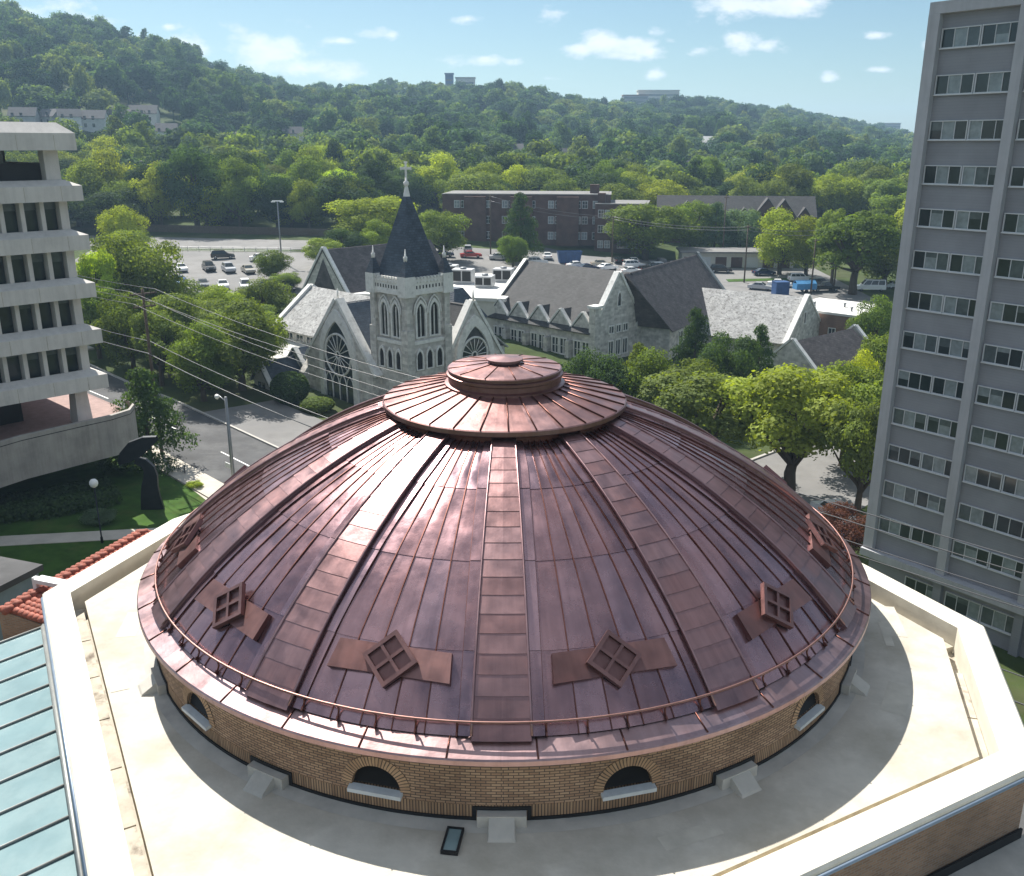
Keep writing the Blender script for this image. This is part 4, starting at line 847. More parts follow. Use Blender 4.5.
# buttresses and low porches
mb = MB(); a = -11.9
mb.bx(a-.5, a+.5, 19.3, 20.9, 2.5, 6.6); mb.mesh([(a-.5, 19.3, 6.6), (a+.5, 19.3, 6.6), (a+.5, 20.9, 6.6), (a-.5, 20.9, 6.6), (a-.5, 20.9, 8.4), (a+.5, 20.9, 8.4)], [(0, 1, 5, 4), (0, 4, 3), (1, 2, 5), (2, 3, 4, 5)])
mb.build('buttress', M['stone'], CH)
def porch(u0, u1, b0, b1, ze, zr, roofm, wallm, lab):
    p = Pl((0, b0, 0), X_, -Y_); mb = MB(); gable_wall(mb, p, u0, u1, 2.5, ze, zr, .35); mb.bx(u0+.05, u1-.05, b0+.351, b1, 2.5, ze-.05); w = mb.build('porch', M[wallm], CH)
    uc = (u0+u1)/2; mb = MB(); slab(mb, (u0-.35, b0-.3, ze-.35), (u0-.35, b1, ze-.35), (uc, b1, zr+.06), (uc, b0-.3, zr+.06), .14); slab(mb, (u1+.35, b0-.3, ze-.35), (uc, b0-.3, zr+.06), (uc, b1, zr+.06), (u1+.35, b1, ze-.35), .14); mb.build('porch_roof', M[roofm], w)
    mb = MB(); coping(mb, p, u0-.35, u1+.35, ze-.35, zr+.08, .28, .18, None, .32); mb.build('porch_coping', M['trim'], w); return p, w
p_, w_ = porch(-16.4, -12.6, 20.3, 24.5, 7.0, 8.9, 'slateb', 'stone', ''); gothic(CH, p_, -14.5, 5.0, 6.3, .7, .15, .14, 1)
p_, w_ = porch(-16.2, -13.0, 15.5, 20.2, 6.0, 8.0, 'slateb', 'cream', '')
g = MB(); g.prism([p_.p(-15.3, 4.8, .02), p_.p(-14.7, 4.8, .02), p_.p(-14.7, 5.6, .02), p_.p(-15.3, 5.6, .02)], p_.n*.03); g.prism([p_.p(-14.4, 4.8, .02), p_.p(-13.8, 4.8, .02), p_.p(-13.8, 5.6, .02), p_.p(-14.4, 5.6, .02)], p_.n*.03); g.build('porch_window', M['glass'], w_)
# tower: square shaft set in the angle of the two gables
ta0, ta1, tb0, tb1 = .3, 5.6, 21.2, 26.5; tm, tn_ = (ta0+ta1)/2, (tb0+tb1)/2
mb = MB(); mb.bx(ta0-.25, ta1+.25, tb0-.25, tb1+.25, 2, 12.2); mb.bx(ta0, ta1, tb0, tb1, 12.2, 17.6)
for a in (ta0, ta1):
    for b in (tb0, tb1): mb.bx(a-.5, a+.5, b-.5, b+.5, 2, 13.6); mb.bx(a-.38, a+.38, b-.38, b+.38, 13.6, 17.6)
twr = mb.build('tower', M['stone'], CH)
mb = MB(); mb.bx(ta0-.35, ta1+.35, tb0-.35, tb1+.35, 12.0, 12.35); mb.bx(ta0-.42, ta1+.42, tb0-.42, tb1+.42, 17.25, 17.62); mb.bx(ta0-.36, ta1+.36, tb0-.36, tb1+.36, 17.62, 18.85)
for a in (ta0, ta1):
    for b in (tb0, tb1):
        mb.bx(a-.66, a+.66, b-.66, b+.66, 17.1, 19.2)
        mb.tube([(a, b, 20.7), (a, b, 21.2), (a, b, 21.3), (a, b, 22.0)], [.18, .22, .1, .03], 6)
for k in range(11):
    t = -2.3+4.6*k/10
    for q in ((tm+t, tb0-.36), (tm+t, tb1+.36), (ta0-.36, tn_+t), (ta1+.36, tn_+t)): mb.bx(q[0]-.12, q[0]+.12, q[1]-.12, q[1]+.12, 18.85, 19.08); mb.bx(q[0]-.11, q[0]+.11, q[1]-.11, q[1]+.11, 18.45, 18.62)
mb.build('belfry_parapet', M['trim'], twr)
mb = MB()
for k in range(10):
    t = -2.0+4.0*k/9
    for q in ((tm+t, tb0-.37), (ta1+.37, tn_+t)): mb.bx(q[0]-.08, q[0]+.08, q[1]-.012, q[1]+.012, 17.85, 18.2) if abs(q[1]-(tb0-.37)) < .01 else mb.bx(q[0]-.012, q[0]+.012, q[1]-.08, q[1]+.08, 17.85, 18.2)
mb.build('parapet_piercing', M['dark'], twr)
mb = MB()
def frust(mb, c, s0, z0, s1, z1):
    P = [(c[0]+i*s, c[1]+j*s, z) for s, z in ((s0, z0), (s1, z1)) for i, j in ((-1, -1), (1, -1), (1, 1), (-1, 1))]
    for i in range(4): j = (i+1) % 4; mb.face([P[i], P[j], P[4+j], P[4+i]])
    mb.face(P[4:])
frust(mb, (tm, tn_), 2.5, 18.7, .28, 27.0)
for a in (ta0, ta1):
    for b in (tb0, tb1): frust(mb, (a, b), .64, 19.2, .13, 20.8)
sp_ = mb.build('spire', M['slateb'], CH)
mb = MB(); frust(mb, (tm, tn_), .38, 26.2, .12, 28.0); c = Vector((tm, tn_, 0))
mb.tube([c+Z_*28.0, c+Z_*28.2, c+Z_*28.45, c+Z_*28.55, c+Z_*29.0], [.14, .28, .28, .12, .1], 8)
tt = (X_-Y_).normalized()*-1; dx_ = (X_+Y_).normalized()
mb.box(c+Z_*29.65, (.2, .2, 1.4), (dx_, tt, Z_)); mb.box(c+Z_*29.8, (1.0, .18, .24), (dx_, tt, Z_))
for s in (-1, 1): mb.box(c+Z_*29.8+dx_*s*.52, (.12, .24, .34), (dx_, tt, Z_))
mb.box(c+Z_*30.4, (.34, .24, .14), (dx_, tt, Z_)); mb.build('spire_cross', M['trim'], sp_)
pt1 = Pl((tm, tb0, 0), X_, -Y_); pt2 = Pl((ta1, tn_, 0), Y_, X_)
for pl in (pt1, pt2):
    for u in (-.95, .95): gothic(CH, pl, u, 12.75, 15.3, .55, .22, .24, 1, 'belfry_opening', pane='louver')
    for u in (-1.4, 0, 1.4): gothic(CH, Pl(pl.o+pl.n*.26, pl.u, pl.n), u, 9.3, 10.6, .38, .16, .16, 0, 'arcade_window', pane='dark')
    mb = MB()
    for u in (-.95, .95): mb.tube([pl.p(u+x, z, .16) for x, z in garch(.92, 15.1, 15.3, 8, 1.2)], .1, 5)
    mb.build('hood_mould', M['trim'], twr)
# dark hipped roof behind the second gable
mb = MB(); frust(mb, (-13.6, 45.5), 3.2, 9.6, .8, 13.6); mb.bx(-16.5, -10.7, 42.6, 48.4, 3, 9.59); mb.build('rear_roof', M['slateb'], CH)
# --- hall with brown roof behind the nave
HL = thing('church_hall', 'brown roofed hall with pale gable edge behind the church nave', 'hall', (S0.x, S0.y, 0), A)
ph = Pl((0, 44, 0), X_, -Y_); mb = MB(); gable_wall(mb, ph, -48.2, -35.6, 4, 9.6, 17.0, .6, -41.9); mb.bx(-48, -35.8, 44.61, 66, 4, 9.6); mb.bx(-56, -48.2, 46, 62, 4, 8); mb.build('wall', M['stone'], HL)
mb = MB(); slab(mb, (-48.6, 43.9, 9.3), (-48.6, 66, 9.3), (-41.9, 66, 16.8), (-41.9, 43.9, 16.8)); slab(mb, (-35.2, 43.9, 9.3), (-41.9, 43.9, 16.8), (-41.9, 66, 16.8), (-35.2, 66, 9.3)); slab(mb, (-57, 45.6, 7.6), (-57, 62, 7.6), (-48.3, 62, 9.6), (-48.3, 45.6, 9.6)); mb.build('roof', M['slated'], HL)
mb = MB(); coping(mb, ph, -48.6, -35.2, 9.2, 17.0, .5, .3, -41.9, .1); mb.build('gable_coping', M['trim'], HL)
mb = MB(); mb.mesh([ph.p(-46, 9.0, .05), ph.p(-38, 9.0, .05), ph.p(-41.9, 15.4, .05)], [(0, 1, 2)]); mb.build('gable_boarding', M['slated'], HL)
# --- parish hall with large slate roof and small gables along the eaves
PH = thing('parish_hall', 'large grey slate roofed stone hall with zigzag gables right of the spire', 'parish hall', (S0.x, S0.y, 0), A)
mb = MB(); mb.bx(-18.8, 1.6, 57.0, 73.2, 2, 8.0)
pe = Pl((0, 57.0, 0), X_, -Y_); 
gw = []; n_z = 5
for k in range(n_z): x0 = -18.6+k*4.05; gable_wall(mb, Pl((0, 56.9, 0), X_, -Y_), x0, x0+4.05, 5.0, 8.0, 10.3, .5)
pf = Pl((2.0, 0, 0), Y_, X_); gable_wall(mb, pf, 57.0, 66.6, 2, 9.2, 15.4, .7, 61.8)
mb.bx(1.2, 2.25, 56.4, 57.7, 2, 11.2); mb.bx(1.2, 2.25, 65.9, 67.2, 2, 11.2)
mb.prism([pf.p(67.2, 2, -.02), pf.p(71.2, 2, -.02), pf.p(71.2, 7.8, -.02), pf.p(67.2, 11.0, -.02)], (-.6, 0, 0))
pw0 = Pl((-18.81, 0, 0), -Y_, -X_); gable_wall(mb, pw0, -73.2, -57.0, 2, 8, 15, .6)
mb.build('wall', M['stone'], PH)
mb = MB(); slab(mb, (-19.3, 56.2, 7.7), (1.4, 56.2, 7.7), (1.4, 65.1, 15.2), (-19.3, 65.1, 15.2)); slab(mb, (-19.3, 74, 7.7), (-19.3, 65.1, 15.2), (1.4, 65.1, 15.2), (1.4, 74, 7.7)); mb.build('roof', M['slate'], PH)
mb = MB()
for k in range(n_z): x0 = -18.6+k*4.05; coping(mb, Pl((0, 56.9, 0), X_, -Y_), x0, x0+4.05, 8.0, 10.35, .5, .2, None, .14)
mb.build('eave_gable_coping', M['trim'], PH)
mb = MB()
for k in range(n_z):
    x0 = -18.6+k*4.05; xc = x0+2.02; slab(mb, (x0, 56.9, 8.05), (xc, 56.9, 10.35), (xc, 59.6, 10.35), (x0+.4, 57.2, 8.1), .1); slab(mb, (x0+4.05, 56.9, 8.05), (x0+3.65, 57.2, 8.1), (xc, 59.6, 10.35), (xc, 56.9, 10.35), .1)
mb.build('eave_gable_roof', M['slate'], PH)
mb = MB(); coping(mb, pw0, -73.9, -56.3, 7.6, 15.35, .5, .3); mb.build('gable_coping', M['mull'], PH); mb = MB(); coping(mb, pf, 57.2, 66.4, 9.4, 15.5, .8, .34, 61.8)
for b in (57.05, 66.55): mb.bx(1.0, 2.45, b-.85, b+.85, 11.2, 11.55)
mb.build('gable_coping', M['trim'], PH)
mb = MB()
for k in range(n_z):                          # wall buttresses between the bays
    x0 = -18.6+k*4.05; mb.bx(x0-.35, x0+.35, 56.0, 56.89, 2, 6.3)
mb.build('buttress', M['stone'], PH)
pe2 = Pl((0, 56.9, 0), X_, -Y_)
for k in range(n_z):
    for d_ in (-.75, .75): rectwin(PH, pe2, -18.6+k*4.05+2.02+d_, 4.2, 1.05, 2.1, .18, .16, 1, cross=1)
gothic(PH, pf, 61.8, 11.0, 12.2, .35, .15, .14, 0)
for u in (60.2, 61.8, 63.4): rectwin(PH, pf, u, 7.4, .95, .9, .16, .14, 1)
for u in (60.2, 61.8, 63.4): rectwin(PH, pf, u, 4.2, .95, 2.0, .16, .14, 1)
# wing running away to the right
WGr = math.radians(13); 
def wg(u, v, z): return Vector((1.2+math.sin(-WGr)*v+math.cos(WGr)*u, 64.8+math.cos(WGr)*v+math.sin(WGr)*u, z))
mb = MB(); mb.prism([wg(-6, 2.8, 2), wg(6, 1.4, 2), wg(6, 27, 2), wg(-6, 27, 2)], (0, 0, 6)); mb.prism([wg(-6, 27.05, 2), wg(6, 27.05, 2), wg(6, 27.05, 8), wg(0, 27.05, 15.2), wg(-6, 27.05, 8)], wg(0, .5, 0)-wg(0, 0, 0)); mb.build('wing_wall', M['stone'], PH); mb = MB(); mb.prism([wg(.2, 1.0, 7.6), wg(6.4, 1.0, 7.6), wg(.2, -.6, 14.7)], wg(0, .4, 0)-wg(0, 0, 0)); mb.build('wing_roof', M['slated'], PH)
mb = MB(); slab(mb, wg(6.8, .6, 7.4), wg(6.8, 27, 7.4), wg(0, 27, 15.15), wg(0, -1.2, 15.15)); slab(mb, wg(-6.8, 5, 7.4), wg(0, -1.2, 15.15), wg(0, 27, 15.15), wg(-6.8, 27, 7.4)); mb.build('wing_roof', M['slated'], PH)
mb = MB(); slab(mb, wg(7.1, 26.8, 7.3), wg(7.1, 27.7, 7.3), wg(0, 27.7, 15.6), wg(0, 26.8, 15.6), .4); slab(mb, wg(-7.1, 26.8, 7.3), wg(0, 26.8, 15.6), wg(0, 27.7, 15.6), wg(-7.1, 27.7, 7.3), .4); mb.build('gable_coping', M['mull'], PH)
pww = Pl(wg(6, 0, 0), wg(0, 1, 0)-wg(0, 0, 0), wg(1, 0, 0)-wg(0, 0, 0))
for u in (5.5, 9.5, 13.5): rectwin(PH, pww, u, 4.2, 1.5, 2.4, .18, .16, 1, cross=1)
# --- chapel with pale mottled roof
CP = thing('chapel', 'small chapel with pale mottled slate roof and blank side gable', 'chapel', (S0.x, S0.y, 0), A+R(9))
def rot(a, b, dg=-9): c_, s_ = math.cos(R(dg)), math.sin(R(dg)); return a*c_-b*s_, a*s_+b*c_
(ax0, bx0), (ax1, bx1) = rot(-1.2, 85), rot(17.4, 87.5)
bm_ = (bx0+bx1)/2; a0_, a1_ = ax0, ax1-.8
mb = MB(); mb.bx(a0_, a1_, bm_-7.2, bm_+7.2, 1, 5.6); pcg = Pl((a1_+.4, 0, 0), Y_, X_); gable_wall(mb, pcg, bm_-7.4, bm_+7.4, 1, 5.8, 11.0, .6); mb.build('wall', M['stone'], CP)
mb = MB(); slab(mb, (a0_-.3, bm_-8, 5.2), (a1_+.1, bm_-8, 5.2), (a1_+.1, bm_, 10.9), (a0_-.3, bm_, 10.9)); slab(mb, (a0_-.3, bm_+8, 5.2), (a0_-.3, bm_, 10.9), (a1_+.1, bm_, 10.9), (a1_+.1, bm_+8, 5.2)); mb.build('roof', M['slatel'], CP)
mb = MB(); coping(mb, pcg, bm_-8, bm_+8, 5.3, 11.1, .6, .3); mb.build('gable_coping', M['trim'], CP)
rectwin(CP, pcg, bm_-1, 7.2, .8, 1.6, .1, .12, 0)
# --- house with dark slate roof in front of the chapel
DH = thing('vestry_house', 'small stone house with dark slate roof in front of the chapel', 'house', (S0.x, S0.y, 0), A-R(6))
def rot2(a, b): c_, s_ = math.cos(R(6)), math.sin(R(6)); return a*c_-b*s_, a*s_+b*c_
ca, cb_ = rot2(26.2, 65.5); pd = Pl((ca, cb_, 0), X_, -Y_); mb = MB(); gable_wall(mb, pd, -4.9, 4.9, 0, 4.6, 9.0, .5); mb.bx(ca-4.7, ca+4.7, cb_+.51, cb_+14, 0, 4.6); gable_wall(mb, Pl((ca, cb_+14.5, 0), X_, -Y_), -4.9, 4.9, 0, 4.6, 9.0, .5); mb.build('wall', M['stone'], DH)
mb = MB(); slab(mb, (ca-5.3, cb_+.1, 4.1), (ca-5.3, cb_+14, 4.1), (ca, cb_+14, 8.85), (ca, cb_+.1, 8.85)); slab(mb, (ca+5.3, cb_+.1, 4.1), (ca, cb_+.1, 8.85), (ca, cb_+14, 8.85), (ca+5.3, cb_+14, 4.1)); mb.build('roof', M['slated'], DH)
mb = MB(); coping(mb, pd, -5.3, 5.3, 4.2, 9.1, .5, .25); coping(mb, Pl((ca, cb_+14.4, 0), X_, -Y_), -5.3, 5.3, 4.2, 9.1, .5, .25); mb.build('gable_coping', M['trim'], DH)
# --- low brick building with white roof
BB = thing('brick_garage', 'low orange brick building with flat white roof beside the tower', 'garage', (S0.x, S0.y, 0), A)
mb = MB(); mb.bx(10, 21.5, 94.2, 106, 1, 7.6); mb.build('wall', M['obrick'], BB)
mb = MB(); mb.bx(9.7, 21.8, 93.9, 106.3, 7.6, 7.95); rf = mb.build('roof', M['whiteflat'], BB)
for x, y in ((13, 98), (17, 100), (19.5, 97)):
    mb = MB(); mb.tube([(x, y, 7.95), (x, y, 8.5)], .16, 8); mb.tube([(x, y, 8.5), (x, y, 8.62)], .26, 8); mb.build('vent_pipe', M['steel'], rf)
rectwin(BB, Pl((0, 94.2, 0), X_, -Y_), 18, 4.2, 1, 1.3, .1, .1, 1); rectwin(BB, Pl((0, 94.2, 0), X_, -Y_), 13, 4.2, 1, 1.3, .1, .1, 1)
# --- white flat roofed annex with rooftop machines behind the spire
WB = thing('white_annex', 'white flat roofed annex with rooftop machines behind the spire', 'annex', (-14.0, 118, 4.0), R(-12))
mb = MB(); mb.bx(-9, 15, -8, 16, 0, 6.0); mb.build('wall', M['cream'], WB); mb = MB(); mb.bx(-9.3, 15.3, -8.3, 16.3, 6.0, 6.5); mb.build('roof', M['whiteflat'], WB)
mb = MB(); mb.bx(-9, 12, 16.6, 26, 0, 5.2); mb.bx(-9.2, 12.2, 16.4, 26.2, 5.2, 5.5); mb.build('rear_block', M['cream'], WB)
rng = random.Random(5)
for (x, y, w, d_, hh, lab) in ((1.5, 2, 2.6, 2.2, 2.0, 'white rooftop machine with dark grilles nearest the spire'), (5.0, 6.5, 3.4, 2.4, 2.3, 'larger grey rooftop machine in the middle of the white roof'), (9.5, 3, 2.8, 2.6, 1.8, 'squat white rooftop machine at the near edge of the white roof'), (11, 10, 3.2, 2.6, 2.1, 'grey rooftop machine at the far right of the white roof'), (-2.0, 8.5, 2.2, 2, 1.6, 'small rooftop machine behind the spire turret'), (1, 12, 3, 2.2, 2.2, 'rooftop machine at the back left of the white roof')):
    c_, s_ = math.cos(R(-12)), math.sin(R(-12)); t = thing('rooftop_machine', lab, 'air conditioner', (-14+x*c_-y*s_, 118+x*s_+y*c_, 10.5), R(-12), 'machines on the white annex roof')
    mb = MB(); mb.bx(-w/2, w/2, -d_/2, d_/2, .2, hh); mb.bx(-w/2+.1, w/2-.1, -d_/2+.1, d_/2-.1, 0, .199); mb.build('casing', M['metalw'], t)
    mb = MB(); mb.bx(-w/2+.15, -.1, -d_/2-.03, -d_/2-.004, .45, hh-.25); mb.bx(.1, w/2-.15, -d_/2-.03, -d_/2-.004, .45, hh-.25); mb.build('grille', M['louver'], t)
    mb = MB(); mb.tube([(0, 0, hh), (0, 0, hh+.25)], .55, 12); mb.build('fan_cowl', M['steel'], t)
# ------------------------------------------------------------------ brick apartments, terraces, garages beyond
def flatblock(name, label, cat, x, y, rz, w, d, storeys, fh, wallm, xs_win, group=None, z=None, pane='curt', par=.5):
    z = h(x, y)-.3 if z is None else z; t = thing(name, label, cat, (x, y, z), rz, group); H = storeys*fh+.9
    mb = MB(); mb.bx(-w/2, w/2, 0, d, 0, H); mb.build('wall', M[wallm], t)
    mb = MB(); mb.bx(-w/2-.12, w/2+.12, -.12, d+.12, H, H+.14); mb.bx(-w/2+.5, w/2-.5, .5, d-.5, H+.14, H+.2); mb.build('roof', M['lot'], t)
    pl = Pl((0, 0, 0), X_, -Y_)
    for s in range(storeys):
        for u in xs_win: rectwin(t, pl, u, 1.5+s*fh, 1.15, 1.55, .1, .08, 1, 'wframe', pane if random.random() < .6 else 'glass', 1)
    return t, H
ap, H = flatblock('brick_apartments', 'long dark brick apartment block with paired white windows beyond the car park', 'apartment block', 3.5, 196, R(-6), 40, 16, 3, 3.6, 'dbrick', [-16.5, -14.9, -9, -5, -3.4, 0, 1.6, 6, 7.6, 12.4, 14, 16.5])
mb = MB()
for x in (-12, -1, 10): mb.bx(x-2.6, x+2.6, -1.5, -.003, 0, H-.4)
mb.build('bay', M['dbrick'], ap)
mb = MB(); mb.bx(15, 17.2, 4, 6, H+.2, H+2.2); mb.build('chimney', M['dbrick'], ap)
a2, H = flatblock('brick_apartments', 'darker brick apartment block at the right end of the row', 'apartment block', 25.5, 190.5, R(-10), 12, 16, 3, 3.5, 'dbrick', [-4.6, -3, 0, 1.5, 3.4, 4.9])
mb = MB(); mb.bx(-5.6, -3.9, 2, 4, H+.2, H+2.4); mb.build('chimney', M['dbrick'], a2)
flatblock('grey_block', 'pale blocky building half hidden by trees on the left', 'building', -112, 262, R(10), 16, 12, 3, 3.6, 'cream', [-5, 0, 5])
flatblock('grey_block', 'small white block behind the left car park trees', 'building', -88, 246, R(4), 9, 8, 2, 3.4, 'cream', [-2, 2])
# dark terrace with many small gables
tz = h(55, 206)
TR = thing('gabled_terrace', 'dark timbered terrace with long grey roof and rows of pointed gables', 'terraced houses', (57, 207, tz), R(-9))
mb = MB(); mb.bx(-20, 18, 0, 11, 0, 7.2); mb.build('wall', M['dbrick'], TR)
mb = MB(); slab(mb, (-20.6, -.8, 6.9), (18.6, -.8, 6.9), (18.6, 5.5, 11.6), (-20.6, 5.5, 11.6)); slab(mb, (-20.6, 11.8, 6.9), (-20.6, 5.5, 11.6), (18.6, 5.5, 11.6), (18.6, 11.8, 6.9)); mb.build('roof', M['slate'], TR)
for x, s in ((-17, 1.5), (-13, 2.6), (-9, 1.5), (-5, 1.5), (1, 1.5), (6.5, 3.2), (10.5, 3.0), (15.5, 1.6)):
    pl = Pl((x, -1.2, 0), X_, -Y_); mb = MB(); gable_wall(mb, pl, -s, s, 5.2, 7.0, 7.0+s*1.35, .4); g_ = mb.build('gable', M['dbrick'], TR)
    mb = MB(); z1 = 7.1+s*1.35; slab(mb, (x-s-.3, -1.5, 6.7), (x, -1.5, z1), (x, 3.0, z1), (x-s-.3, 3.0, 6.7), .15); slab(mb, (x+s+.3, -1.5, 6.7), (x+s+.3, 3.0, 6.7), (x, 3.0, z1), (x, -1.5, z1), .15); mb.build('gable_roof', M['slate'], g_)
    rectwin(TR, pl, 0, 5.5, .9, 1.2, .08, .06, 1, 'wframe')
GZ = h(49, 175)-.3
GR = thing('garage_row', 'long flat roofed row of garages with dark doors behind the right car park', 'garages', (49.5, 174.5, GZ), R(-4))
mb = MB(); mb.bx(-12, 12, 0, 8, 0, 3.4); mb.build('wall', M['cream'], GR); mb = MB(); mb.bx(-12.6, 12.6, -1.2, 8.4, 3.4, 3.75); mb.build('roof', M['lot'], GR)
for k in range(7):
    x = -10.4+k*3.4; mb = MB(); mb.bx(x-1.2, x+1.2, -.06, -.004, .1, 2.5)
    if k not in (1, 4): mb.build('garage_door', M['dbrick'], GR)
    else: mb.build('garage_door', M['wframe'], GR)
# fences
def fence(name, label, pts, hh, m, style='rail'):
    t = thing(name, label, 'fence', (pts[0][0], pts[0][1], 0)); o = Vector((pts[0][0], pts[0][1], 0)); posts = MB(); rails = MB()
    for p, q in zip(pts, pts[1:]):
        p, q = Vector(p), Vector(q); n = max(1, int((q-p).length/2.4))
        L = [p+(q-p)*i/n for i in range(n+1)]; G = [Vector((v.x, v.y, h(v.x, v.y)))-o for v in L]
        for g in G: posts.tube([g-Z_*.2, g+Z_*hh], .045, 5)
        for zz in ((.3, .6, .95) if style == 'rail' else (.5, 1.0)): rails.tube([g+Z_*hh*zz for g in G], .03, 4)
        if style == 'board':
            for g0, g1 in zip(G, G[1:]): rails.face([g0+Z_*.1, g1+Z_*.1, g1+Z_*hh, g0+Z_*hh])
    posts.build('post_row', m, t); rails.build('rails', m, t); return t
fence('metal_fence', 'dark metal railing along the road above the white garage roof', [(44, 133), (70, 131)], 1.4, M['steel'])
fence('metal_fence', 'low rail fence along the back of the left car park', [(-86, 171), (-44, 168)], 1.1, M['steel'])
fence('board_fence', 'dark board fence in the shade behind the left road', [(-92, 199), (-38, 190)], 1.8, M['wood'], 'board')
fence('bike_rail', 'dark tubular rail standing on the pavement by the lawn corner', [wl(3.2, -5.4), wl(7.2, -5.4)], .9, M['bronze'])
# ------------------------------------------------------------------ trees
def crown_mesh(name, seed, kind, n, leaf, trunk=False):
    """unit tree: height 1, crown width 1 (scaled per tree); leaves gathered on many lobes"""
    rg = np.random.RandomState(seed); P = []; Nn = []; T = []
    if kind == 'H':
        nl = [9, 14, 20, 12, 17, 24][seed % 6]; u = rg.rand(nl); th = rg.rand(nl)*6.283; ph = np.arccos(1-1.5*rg.rand(nl)); rr = rg.uniform(.6, 1, nl); C = np.stack([.33*rr*np.sin(ph)*np.cos(th), .33*rr*np.sin(ph)*np.sin(th), .52+.30*rr*np.cos(ph)], 1); q = rg.uniform(.6, 1.4, nl)*(.62/nl**.42); LR = np.stack([q, q, q*.85], 1)
    elif kind == 'C':
        nl = 46; zc = .07+.93*(np.arange(nl)/nl)**.9; rad = .46*(1-zc)**.75+.03; an = rg.rand(nl)*6.28
        rr = rad*rg.uniform(.45, .95, nl); C = np.stack([rr*np.cos(an), rr*np.sin(an), zc*.96], 1); LR = np.stack([.10+.12*(1-zc)]*2+[.05+.05*(1-zc)], 1)
    else:
        nl = {'B': 36, 'D': 40, 'A': 30}[kind]; u = rg.rand(nl); th = rg.rand(nl)*6.283; ph = np.arccos(1-(2.0 if kind != 'A' else 1.75)*rg.rand(nl)); rr = rg.uniform(.55, 1, nl)
        zb = {'B': .52, 'D': .49, 'A': .59}[kind]; C = np.stack([.38*rr*np.sin(ph)*np.cos(th), .38*rr*np.sin(ph)*np.sin(th), zb+(.36 if kind != 'A' else .31)*rr*np.cos(ph)], 1)
        base = {'B': .155, 'D': .165, 'A': .12}[kind]; q = rg.uniform(.65, 1.25, nl)*base; LR = np.stack([q, q, q*.80], 1)
    wts = LR[:, 0]**2; wts /= wts.sum(); L = rg.choice(nl, n, p=wts); tone = rg.rand(nl)
    d = rg.normal(size=(n, 3)); d /= np.linalg.norm(d, axis=1)[:, None]; d[:, 2] = np.where((d[:, 2] < -.2) & (rg.rand(n) < .6), -d[:, 2], d[:, 2])
    rad = rg.uniform(.55, 1.08, n)**.6; P = C[L]+d*LR[L]*rad[:, None]*rg.uniform(.85, 1.15, (n, 1))
    P[:, 2] = np.clip(P[:, 2], .05, 1.05)
    nn = d*1.15+rg.normal(size=(n, 3))*.5+np.array([0, 0, .3]); nn /= np.linalg.norm(nn, axis=1)[:, None]
    a = np.cross(nn, rg.normal(size=(n, 3))); a /= np.linalg.norm(a, axis=1)[:, None]; b = np.cross(nn, a)
    s = leaf*rg.uniform(.6, 1.35, (n, 1)); a = a*s; b = b*s*.72
    Vt = np.stack([P-a, P-b*.9+a*.1, P+a, P+b], 1).reshape(-1, 3); T = np.clip(tone[L]*.6+rg.rand(n)*.4, 0, 1)
    me = bpy.data.meshes.new(name); me.vertices.add(n*4); me.vertices.foreach_set('co', Vt.ravel()); me.loops.add(n*4); me.loops.foreach_set('vertex_index', np.arange(n*4)); me.polygons.add(n); me.polygons.foreach_set('loop_start', np.arange(n)*4)
    me.update(); at = me.attributes.new('tone', 'FLOAT', 'FACE'); at.data.foreach_set('value', T.astype('f')); return me, C
def trunk_mesh(name, C, kind, seed):
    rg = random.Random(seed); mb = MB()
    if kind == 'C': mb.tube([(0, 0, -.06), (0, 0, .4), (.01, 0, .9)], [.035, .022, .006], 7)
    else:
        fk = .24 if kind != 'A' else .3; mb.tube([(0, 0, -.06), (.004, .003, .02), (.012, .0, fk*.6), (.0, .01, fk)], [.052, .038, .032, .028], 8)
        for i in range(0, len(C), 2):
            c = Vector(C[i]); s = Vector((0, .01, fk*rg.uniform(.75, 1.05))); m_ = s.lerp(c, .5)+Vector((rg.uniform(-.03, .03), rg.uniform(-.03, .03), -.02))
            mb.tube([s, m_, c], [.02, .012, .004], 5, caps=False)
    me = bpy.data.meshes.new(name); me.from_pydata(mb.v, [], mb.f); me.polygons.foreach_set('use_smooth', [True]*len(me.polygons)); me.materials.append(M['bark']); return me
VAR = {}
for kind, cnt, n, leaf in (('B', 4, 17000, .0135), ('D', 4, 17000, .0135), ('A', 3, 12000, .0135), ('C', 2, 12000, .0145)):
    VAR[kind] = []
    for i in range(cnt):
        cm, C = crown_mesh('crown', 11*i+ord(kind), kind, n, leaf); cm.materials.append(M['leaf']); VAR[kind].append((cm, trunk_mesh('trunk', C, kind, i)))
TINT = {'dark': (.046, .080, .030), 'mid': (.118, .165, .034), 'lime': (.25, .31, .036), 'fresh': (.175, .225, .036), 'olive': (.13, .175, .045), 'blue': (.085, .13, .08), 'maroon': (.085, .032, .024)}
def tree(x, y, ht, w, kind, tint, label, cat='tree', group=None, vi=None, name='broadleaf_tree', z=None):
    z = h(x, y) if z is None else z
    t = thing(name, label, cat, (x, y, z-.1), random.uniform(0, 6.28), group); t.scale = (w, w*random.uniform(.9, 1.1), ht)
    cm, tm = random.choice(VAR[kind]) if vi is None else VAR[kind][vi]
    c = bpy.data.objects.new('crown', cm); COL.objects.link(c); c.parent = t; j = random.uniform(.82, 1.18); c.color = (*[v*j*random.uniform(.94, 1.06) for v in TINT[tint]], 1)
    k = bpy.data.objects.new('trunk', tm); COL.objects.link(k); k.parent = t; k.scale = (1, 1, 1); return t
